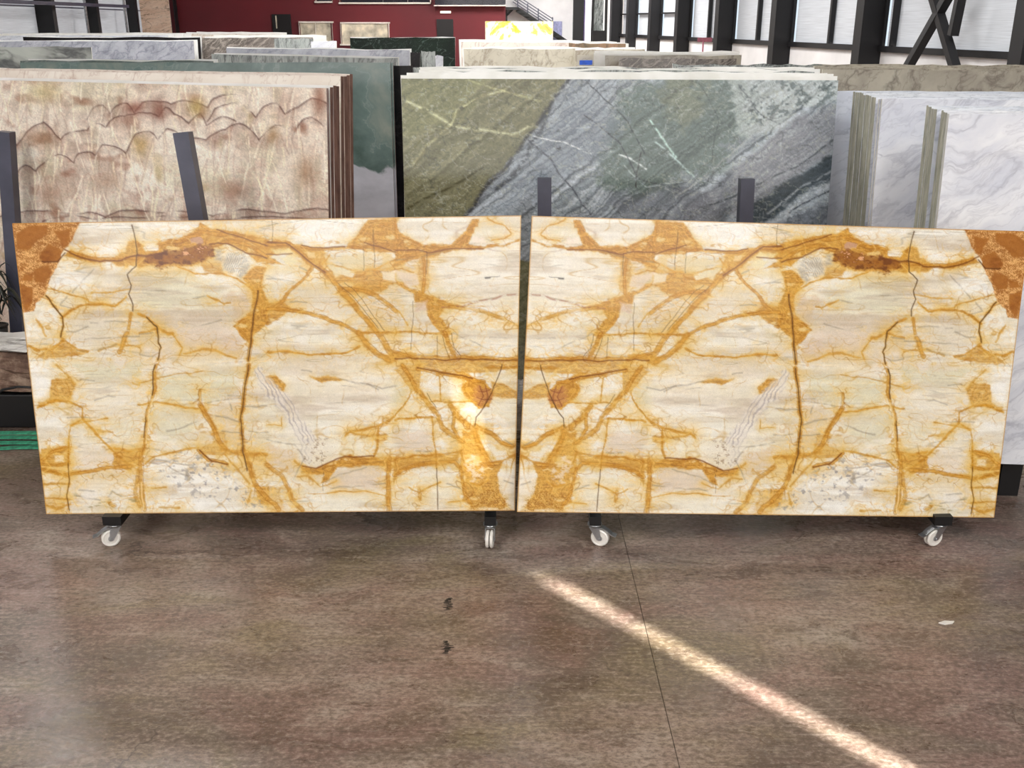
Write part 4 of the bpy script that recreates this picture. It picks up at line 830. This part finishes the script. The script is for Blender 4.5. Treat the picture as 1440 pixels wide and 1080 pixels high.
# --- teal slabs between
tt_ = NT('teal_over_grey_quartzite'); v = tt_.coords(); n1 = tt_.noise(v, 2.4, 6, .6, .5); sp = tt_.n('ShaderNodeSeparateXYZ'); tt_.l(v, sp.inputs[0])
hh = tt_.math('ADD', sp.outputs['Z'], tt_.math('MULTIPLY', tt_.math('SUBTRACT', n1.outputs[0], .5), .5))
n2_ = tt_.noise(tt_.coords((1, 1, 1), (0, R(-60), 0)), 1.6, 6, .6, .3)
up_c = tt_.ramp(n2_.outputs[0], [(.32, (62, 86, 82)), (.5, (98, 120, 118)), (.62, (134, 144, 136)), (.72, (150, 150, 138))]); lo_c = tt_.ramp(n1.outputs[0], [(.35, (168, 170, 182)), (.65, (198, 200, 212))])
rid = tt_.ramp(tt_.math('ABSOLUTE', tt_.math('SUBTRACT', n2_.outputs[0], .5)), [(0, (.25, .25, .25, 1)), (.012, (0, 0, 0, 1))])
msk = tt_.ramp(tt_.math('MULTIPLY', hh, .5), [(.60, (0, 0, 0, 1)), (.615, (1, 1, 1, 1))]); c_ = tt_.mix(msk, lo_c, tt_.mix(rid, up_c, L4((160, 172, 168)))); tt_.set(c_, .12)
a_, b_, hz, _ = stack((28, 88), (549, 88), 9.0, 9.0, 2, .04, 2.1, R(4), [tt_.m, ES['brown']], 'teal and grey quartzite slab standing between the onyx and green stacks', 'teal slab stack', 'slab behind the teal and grey quartzite slab', rise=.0)
rack(a_, b_, hz, a_.z - 2.1 * math.cos(R(4)) - .004, .9, 'black rack under the teal quartzite slabs')
stack((60, 92), (577, 92), 9.3, 9.3, 2, .05, 2.08, R(4), mset('black', 'dark'), 'dark slab edge in the gap left of the green slab', 'dark slabs in the gap', 'dark slab behind the first in the gap left of the green slab')
# --- right side white marbles
a_, b_, hz, _ = stack((1335, 159.5), (1530, 162), 5.6, 5.55, 4, .031, 2.0, R(5), mset('white', 'pale'), 'white marble slab with grey diagonal veins, nearest of the right stacks', 'nearest right stack', 'grey-edged slab just behind the nearest white marble slab at right', rise=.003, jit=.002, rag=.003, th=.0305, back=mset('white', 'green'))
stack((1318, 153), (1528, 155), 5.77, 5.72, 6, .031, 2.03, R(5), mset('white2', 'green'), 'slab across the dark gap in the nearest right stack', 'rear of the nearest right stack', 'green-grey-edged slab in the back part of the nearest right stack', rise=.001, jit=.002, th=.0305)
rack(a_, b_, hz, a_.z - 2.0 * math.cos(R(5)) - .006, .6, 'black rack under the nearest white marble stack at right')
a_, b_, hz, _ = stack((1241, 138), (1530, 141), 6.35, 6.35, 2, .032, 2.02, R(5), mset('white', 'pale'), 'white marble slab with thin grey veins, front of the second right stack', 'second right stack', 'thin slab just behind the front of the second right stack')
stack((1232, 136), (1528, 139), 6.44, 6.44, 11, .040, 2.02, R(5), mset('white2', 'green'), 'first green-grey-edged slab of the second right stack', 'edges of the second right stack', 'green-grey-edged slab within the second right stack', rise=.001, jit=.002, th=.0395)
rack(a_, b_, hz, a_.z - 2.02 * math.cos(R(5)) - .004, .75, 'black rack under the second white marble stack at right')
a_, b_, hz, _ = stack((1172, 128.5), (1540, 130), 7.15, 7.15, 3, .04, 2.02, R(5), mset('white2', 'pale'), 'cool white slab seen as a strip between the green slab and grey edges', 'third right stack', 'slab behind the cool white slab at right of the green one')
rack(a_, b_, hz, a_.z - 2.02 * math.cos(R(5)) - .004, .5, 'black rack under the cool white slabs beside the green slab')
a_, b_, hz, _ = stack((1157, 97), (1620, 99), 9.0, 9.0, 7, .09, 2.1, R(4), mset('beige', 'cream'), 'beige and grey clouded slab under the dark braces at right', 'beige clouded stack', 'slab behind the beige and grey clouded slab at right', rise=.004, jit=.1, rag=.015)
rack(a_, b_, hz, a_.z - 2.1 * math.cos(R(4)) - .004, .9, 'black rack under the beige clouded slabs at right')
stack((950, 92), (1164, 92), 9.3, 9.3, 3, .1, 2.1, R(4), mset('silver', 'pale'), 'light grey slab just behind the right half of the green stack', 'light grey slabs behind the green stack', 'slab behind the light grey slab in back of the green stack', rise=.004, rag=.02)
# --- rows further back: (pL, pR, Y, n, pitch, stone, edge, label, group)
ROWS = [
 ((871, 81), (1036, 81), 12.4, 1, .1, 'greydark', 'pale', 'dark grey streaked slab in front of pale stack, right of centre'),
 ((851, 77), (1043, 77), 13.0, 4, .22, 'beige', 'green', 'pale grey slab row behind the dark grey streaked slab'),
 ((809, 69), (907, 69), 15.2, 3, .25, 'beige2', 'cream', 'short beige slab row left of the pale grey row'),
 ((800, 60), (880, 61), 18.5, 3, .4, 'brown', 'brown', 'rust-brown slab row below the far hanging slab'),
 ((652, 68), (814, 68), 16.0, 3, .25, 'beige2', 'pale', 'beige slab with fine cracks, centre of the far rows'),
 ((648, 58), (812, 60), 18.6, 4, .35, 'cream', 'cream', 'cream slab row just in front of the lit yellow panel'),
 ((492, 52.5), (640, 52), 21.0, 2, .12, 'darkgreen', 'pale', 'very dark green polished slab with pale edge, before the red wall'),
 ((318, 67), (576, 69.5), 14.2, 2, .1, 'lilac', 'pale', 'long pale lilac-grey marble slab before the red wall'),
 ((297, 74.5), (560, 81), 13.0, 2, .12, 'silver', 'pale', 'black and silver streaked slab in front of the pale lilac one'),
 ((577, 73), (591, 73), 14.0, 1, .1, 'black', 'pale', 'narrow black slab offcut right of the pale lilac slab'),
 ((592, 71), (612, 71), 14.1, 1, .1, 'silver', 'dark', 'small framed grey slab offcut beside the narrow black one'),
 ((612, 77), (623, 77), 13.9, 1, .1, 'white', 'pale', 'small white slab offcut in front of the dark green slab'),
 ((-60, 64), (128, 65), 14.6, 1, .1, 'painted_mirror', 'pale', 'pale polished slab with painted dark reflections at far left'),
 ((-60, 58), (272, 56), 16.6, 2, .15, 'lilac', 'pale', 'wide pale grey slab behind the polished one at far left'),
 ((32, 51.5), (281, 52), 17.6, 2, .12, 'black', 'dark', 'black slab whose edge frames the pale grey slab at far left'),
 ((283, 52), (440, 52), 17.9, 4, .45, 'greydark', 'cream', 'rough greyish slab row with pale tops left of the dark green slab'),
 ((-60, 50), (236, 49), 21, 4, .6, 'white2', 'pale', 'distant white slab row in front of the left wall panels'),
 ((236, 47), (384, 48), 23, 4, .6, 'cream', 'cream', 'distant cream slab row below the dark red wall'),
 ((437, 58), (470, 57), 16.6, 2, .2, 'white', 'pale', 'small white slab pair under the office window'),
 ((385, 53), (440, 53), 16.9, 1, .2, 'silver', 'dark', 'small streaked dark slab left of the small white pair'),
 ((812, 76), (868, 77), 14.2, 1, .1, 'beige2', 'cream', 'small pale slab with a blue tape strip behind the green stack'),
 ((28, 84), (300, 85), 11.4, 2, .2, 'teal', 'cream', 'dark teal slab row behind the long teal slab at left'),
]
for pL, pR, Y, n, pitch, s_, e_, lab in ROWS:
    h0 = 2.12
    a_, b_, hz, _ = stack(pL, pR, Y, Y, n, pitch, h0, R(4), mset(s_, e_), lab, lab.split(',')[0].replace(' slab', ' slabs', 1), 'slab standing behind the ' + ' '.join(lab.replace(',', '').split()[:11]), back=mset('lit_backing', e_), rise=.010, jit=.12 if n > 2 else .02, rag=.02)
    zb = a_.z - h0 * math.cos(R(4))
    t = thing('timber_bearer_pair', 'dark bearers under the ' + ' '.join(lab.replace(',', '').split()[:11]), 'bearers', ((a_.x + b_.x) / 2, Y, 0))
    L = (b_ - a_).length
    for sg in (-.3, .3): MB().box((L * sg, pitch * n / 2 - .05, (zb - .02) / 2), (.12, pitch * n + .5, zb - .03)).build('bearer', M['black'], t)
tape_on = [q for q in bpy.data.objects if 'blue tape' in str(q.get('label', ''))][0]
p_ = at(824, 88, 14.15) - tape_on.location
MB().box(p_, (.17, .012, .06)).build('tape_strip', plain('blue_tape', (50, 100, 220), .4), tape_on)
# lit panel
pl = NT('backlit_yellow_onyx'); v = pl.coords((1, 1, 1)); n1 = pl.noise(v, 1.1, 6, .65, .6)
cc = pl.ramp(n1.outputs[0], [(.36, (240, 200, 30)), (.43, (255, 236, 110)), (.47, (255, 252, 225)), (.56, (255, 255, 245)), (.61, (250, 215, 110)), (.7, (220, 160, 80))])
pl.set(cc, .3); pl.l(cc, pl.b.inputs['Emission Color']); pl.b.inputs['Emission Strength'].default_value = .9
a, b = at(683, 30, 45), at(777, 31, 45)
t = thing('backlit_panel', 'glowing backlit yellow and white onyx panel below the staircase', 'lit panel', ((a.x + b.x) / 2, 45, 0)); W_ = b.x - a.x
MB().box((0, 0, a.z / 2 + .05), (W_, .05, a.z - .1)).build('onyx_sheet', pl.m, t); MB().box((0, .08, a.z / 2), (W_ + .06, .08, a.z)).build('light_box', M['white_frame'], t)
# tall slabs standing by the far walls
for (x0, x1, Y, top, s_, lab) in ((191.5, 234, 44, -30, 'orange', 'tall banded orange slab standing upright by the left wall'), (836, 850, 50, -30, 'silver', 'tall streaked slab upright in the far right corner')):
    a, b = at(x0, top, Y), at(x1, top, Y); o = slab('tall_slab', a, b, a.z, 0.0, .04, mset(s_, 'dark'), seg=4); tag(o, lab, 'stone slab')
a, b = at(833, 43, 49.5), at(853, 43, 49.5)
t = thing('slab_stand', 'black stand holding the tall streaked slab in the far right corner', 'stand', ((a.x + b.x) / 2, 49.8, 0))
for sg, x in ((-1, a.x), (1, b.x)): MB().bar((x - t.location.x, 0, 0), ((x - t.location.x) * .9, 0, 5.5), .16, .12).build('side_post', M['black'], t)
MB().box((0, -.25, (a.z) / 2), (b.x - a.x, .3, a.z)).build('base_block', M['black'], t)
c = at(991, 58, 36)
t = thing('hanging_sign', 'small dark pink sign on a thin pole by the right windows', 'sign', (c.x, 36, 0)); pk = plain('dark_pink_sheet', (130, 70, 84), .6)
MB().box((0, 0, c.z + .05), (.5, .03, .14)).build('board', pk, t); MB().cyl((-.05, 0, 0), (-.05, 0, c.z), .03, 8).build('pole', pk, t)

# ------------------------------------------------------------------ left foreground: stone block, plant, hose straps
rock = NT('rough_brown_rock'); v = rock.coords(); n1 = rock.noise(v, 5, 8, .7); n2 = rock.noise(v, 22, 5, .7)
rc = rock.ramp(n1.outputs[0], [(.32, (58, 42, 36)), (.5, (112, 88, 74)), (.66, (164, 142, 124))]); rock.set(rc, .85); rock.bump(n2.outputs[0], .7, .02)
def rough_block(name, c, size, mat, amp=.03, cuts=5, seed=0):
    rs = random.Random(seed); bm = bmesh.new(); bmesh.ops.create_cube(bm, size=1); bmesh.ops.subdivide_edges(bm, edges=bm.edges[:], cuts=cuts, use_grid_fill=True)
    for vtx in bm.verts:
        p = vtx.co; vtx.co = Vector((p.x * size[0], p.y * size[1], p.z * size[2])); 
        f = 1 if p.z > -.49 else 0
        vtx.co += Vector((rs.uniform(-1, 1), rs.uniform(-1, 1), rs.uniform(-1, 1) * f)) * amp
    me = bpy.data.meshes.new(name); bmesh.ops.translate(bm, verts=bm.verts, vec=(0, 0, size[2] / 2)); bm.to_mesh(me); bm.free(); return link(name, me, mat, loc=c)
o = MB().box((-3.95, 6.71, .125), (1.3, .40, .25), bev=.01).build('pallet_shade_plinth', M['black'], origin=(-3.95, 6.71, 0)); tag(o, 'black plinth standing in for pallet shade under the brown rock', 'plinth')  # solid black box stands in for the shade under a pallet
o = rough_block('rock_block', (-3.93, 6.71, .262), (1.2, .36, .27), rock.m, .012, 9, 3); tag(o, 'rough brown rock block at the left edge beside the slab', 'rock')
o = rough_block('marble_chunk', (-3.85, 6.62, .555), (1.0, .14, .10), marble('grey_white_rough_marble', (206, 204, 200), (170, 168, 166), (110, 108, 106), rough=.6), .010, 6, 4); tag(o, 'rough white marble chunk lying on the brown rock block', 'marble')
# plant with narrow arching dark leaves
base = Vector((-3.66, 6.79, .55))
t = thing('potted_plant', 'dark plant with narrow arching leaves at the left edge', 'plant', base)
m = MB(); m.cyl((0, 0, 0), (0, 0, .12), .055, 20, .07); m.torus((0, 0, .12), (0, 0, 1), .068, .008); m.build('pot', M['black'], t)
leafm = plain('dark_leaf', (24, 30, 22), .4, var=.3)
for s_ in range(3):
    MB().tube([(0, 0, .1), (.02 * (s_ - 1), .0, .3), (.05 * (s_ - 1), .0, .5 + .05 * s_)], [.009, .008, .005]).build('stem', leafm, t)
rs = random.Random(5)
for k in range(64):
    a = rs.uniform(0, 6.28); z0 = rs.uniform(.12, .46); L = rs.uniform(.13, .24); s0 = rs.randrange(3) - 1; ox = s0 * .06; pts = []
    bm = bmesh.new(); prev = None; side = Vector((-math.sin(a), math.cos(a), 0))
    for j in range(7):
        q = j / 6; p = Vector((ox + math.cos(a) * L * q, math.sin(a) * L * q * .6 - .03, z0 + .16 * math.sin(q * 2.6) - .12 * q * q)); wd = .013 * math.sin(math.pi * (.12 + .86 * q)) + .001
        cur = (bm.verts.new(p - side * wd), bm.verts.new(p + Vector((0, 0, .004))), bm.verts.new(p + side * wd))
        if prev: bm.faces.new((prev[0], prev[1], cur[1], cur[0])); bm.faces.new((prev[1], prev[2], cur[2], cur[1]))
        prev = cur
    me = bpy.data.meshes.new('leaf'); bm.to_mesh(me); bm.free(); link('leaf', me, leafm, t)
strap = plain('green_strap', (60, 142, 112), .5, var=.25, scale=30)
g0 = at_floor(20, 612)
for k, (ya_, yb_, zz) in enumerate(((606, 606, .062), (612, 612, .042), (620, 619, .026), (631, 624, .012))):
    a = at_floor(-40, ya_ + 4, zz); b = at_floor(30, yb_ + 1, zz); c_ = at_floor(95, yb_ + 4 + k, zz)
    m = MB(); pts = []
    for j in range(13):
        q = j / 12; p = (a * (1 - q) ** 2 + b * 2 * q * (1 - q) + c_ * q * q); pts.append(Vector((p.x, p.y, zz)))
    bm = m.bm; pr = None
    for p in pts:
        cur = [bm.verts.new(p + Vector((0, -.016, -.008))), bm.verts.new(p + Vector((0, .016, -.004))), bm.verts.new(p + Vector((0, .016, .006))), bm.verts.new(p + Vector((0, -.016, .002)))]
        if pr:
            for q in range(4): bm.faces.new((pr[q], pr[(q + 1) % 4], cur[(q + 1) % 4], cur[q]))
        else: bm.faces.new(cur)
        pr = cur
    bm.faces.new(pr[::-1])
    o = m.build('lifting_strap', strap, origin=pts[6])
    tag(o, ['uppermost green strap of the bundle left of the cream slab', 'second green strap from the top of the bundle', 'third green strap down in the bundle', 'lowest green strap of the bundle on the floor'][k], 'strap', 'green straps on the floor at left')
o = MB().tube([at(-12, 560, 6.42), at(4, 548, 6.42), at(25, 544, 6.42), at(52, 545, 6.42), at(66, 560, 6.42), Vector((-3.1, 6.35, .012))], .009, 8).build('cable', M['black'], origin=(-3.2, 6.35, 0)); tag(o, 'thin dark cable looped in front of the brown rock', 'cable')

# ------------------------------------------------------------------ the two trolleys
def make_caster(parent, loc, ang, brake=True, black_w=.06, pedal_len=.07):
    """fork part with twin wheels, hubs and a brake pedal; ang = trailing direction"""
    ca = Matrix.Rotation(ang, 4, 'Z'); r = .05
    c = MB(); c.cyl((0, 0, .122), (0, 0, .130), .040, 24); c.cyl((0, 0, .112), (0, 0, .122), .030, 20)
    ctr = Vector((.032, 0, r))
    for sy in (-1, 1): c.prism([(-.026, sy * .024, .114), (.030, sy * .024, .114), (ctr.x + .012, sy * .024, r - .008), (ctr.x - .012, sy * .024, r - .010)], .0025 * sy, (0, 1, 0))
    c.box((.002, 0, .112), (.056, .05, .005)); c.cyl(ctr + Vector((0, -.03, 0)), ctr + Vector((0, .03, 0)), .006, 12)
    f = c.build('caster', M['chrome'], parent, loc); f.rotation_euler = (0, 0, ang)
    for sy in (-1, 1):
        w_ = MB(); w_.torus(ctr + Vector((0, sy * .0115, 0)), (0, 1, 0), r - .009, .009, 32, 10, 1.05); w_.cyl(ctr + Vector((0, sy * .0115 - .007, 0)), ctr + Vector((0, sy * .0115 + .007, 0)), r - .010, 28)
        w_.build('wheel', M['wheel'], f)
        h_ = MB(); h_.cyl(ctr + Vector((0, sy * .019, 0)), ctr + Vector((0, sy * .0215, 0)), .016, 16); h_.build('hub_cap', M['hub'], f)
    if brake:
        b = MB(); pts = [(.01, .108), (.045, .112), (.072, .098), (.072 + pedal_len * .35, .078), (.072 + pedal_len * .7, .072)]
        for (x0, z0), (x1, z1) in zip(pts, pts[1:]): b.bar((x0, 0, z0), (x1, 0, z1), .006, .036, up=(0, 1, 0))
        b.build('brake_pedal', M['chrome'], f)
    return f
def trolley(label, feet, angs, brakes, yfront, lean_top, blocks):
    x0, x1 = feet; t = thing('slab_trolley', label, 'trolley', ((x0 + x1) / 2, yfront + .35, 0)); cx = (x0 + x1) / 2; Z = .135
    for i, x in enumerate(feet):
        bwid = blocks[i]; m = MB(); m.box((x - cx, .0, Z + .026), (bwid, .74, .052)); m.build('foot_beam', M['black'], t)
        m = MB(); m.bar((x - cx, -.20, Z + .05), (x - cx, -.20 + 1.30 * math.sin(lean_top), Z + .05 + 1.30), .06, .05); m.build('upright', M['black'], t)
        m = MB(); m.bar((x - cx, .30, Z + .05), (x - cx, -.06, Z + .95), .04, .04); m.build('stay', M['black'], t)
        make_caster(t, (x - cx, -.33, 0), angs[i], brakes[i]); make_caster(t, (x - cx, .31, 0), angs[i] + .4, False)
    for z, y in ((.24, -.18), (1.1, -.20 + .95 * math.sin(lean_top))):
        m = MB(); m.bar((x0 - cx, y + .0, z), (x1 - cx, y, z), .05, .05); m.build('cross_tube', M['black'], t)
    return t
# book-matched pair: planes fitted to the photograph's corners
def plane_hit(px, py, c, yaw, lean):
    e1 = Vector((math.cos(yaw), math.sin(yaw), 0)); e2 = Vector((-math.sin(yaw) * math.sin(lean), math.cos(yaw) * math.sin(lean), math.cos(lean)))
    n = e1.cross(e2); d = ray(px, py); t = (Vector(c) - Vector((0, 0, H))).dot(n) / d.dot(n); return Vector((0, 0, H)) + d * t
LC = [plane_hit(x, y, (-1.2497, 4.8391, .2028), -.0117, .1398) for x, y in ((17, 314), (733, 303), (724, 718), (65, 723))]
RC = [plane_hit(x, y, (1.3323, 4.7993, .1972), .0468, .1574) for x, y in ((748, 303.5), (1448, 325.5), (1398, 728), (727, 720))]
gold = paint_gold()
gm = [attr_mat('polished_cream_and_ochre_marble', .07, 260), edge_mat('ochre_resin_edge', (150, 100, 40), (214, 176, 96))]
o = grid_slab('marble_slab', LC, gold, .02, gm); tag(o, 'large cream marble slab with ochre veins on the left trolley', 'marble slab', 'book-matched cream and ochre slab pair')
o = grid_slab('marble_slab', RC, gold, .02, gm, flip=True); tag(o, 'large cream marble slab with mirrored ochre veins on the right trolley', 'marble slab', 'book-matched cream and ochre slab pair')
trolley('black wheeled trolley carrying the left cream marble slab', (-2.165, -.118), (math.radians(205), math.radians(-95)), (True, False), 4.845 - .02, .14, (.10, .062))
trolley('black wheeled trolley carrying the right cream marble slab', (.452, 2.335), (math.radians(-18), math.radians(200)), (True, True), 4.845 - .02, .157, (.062, .095))
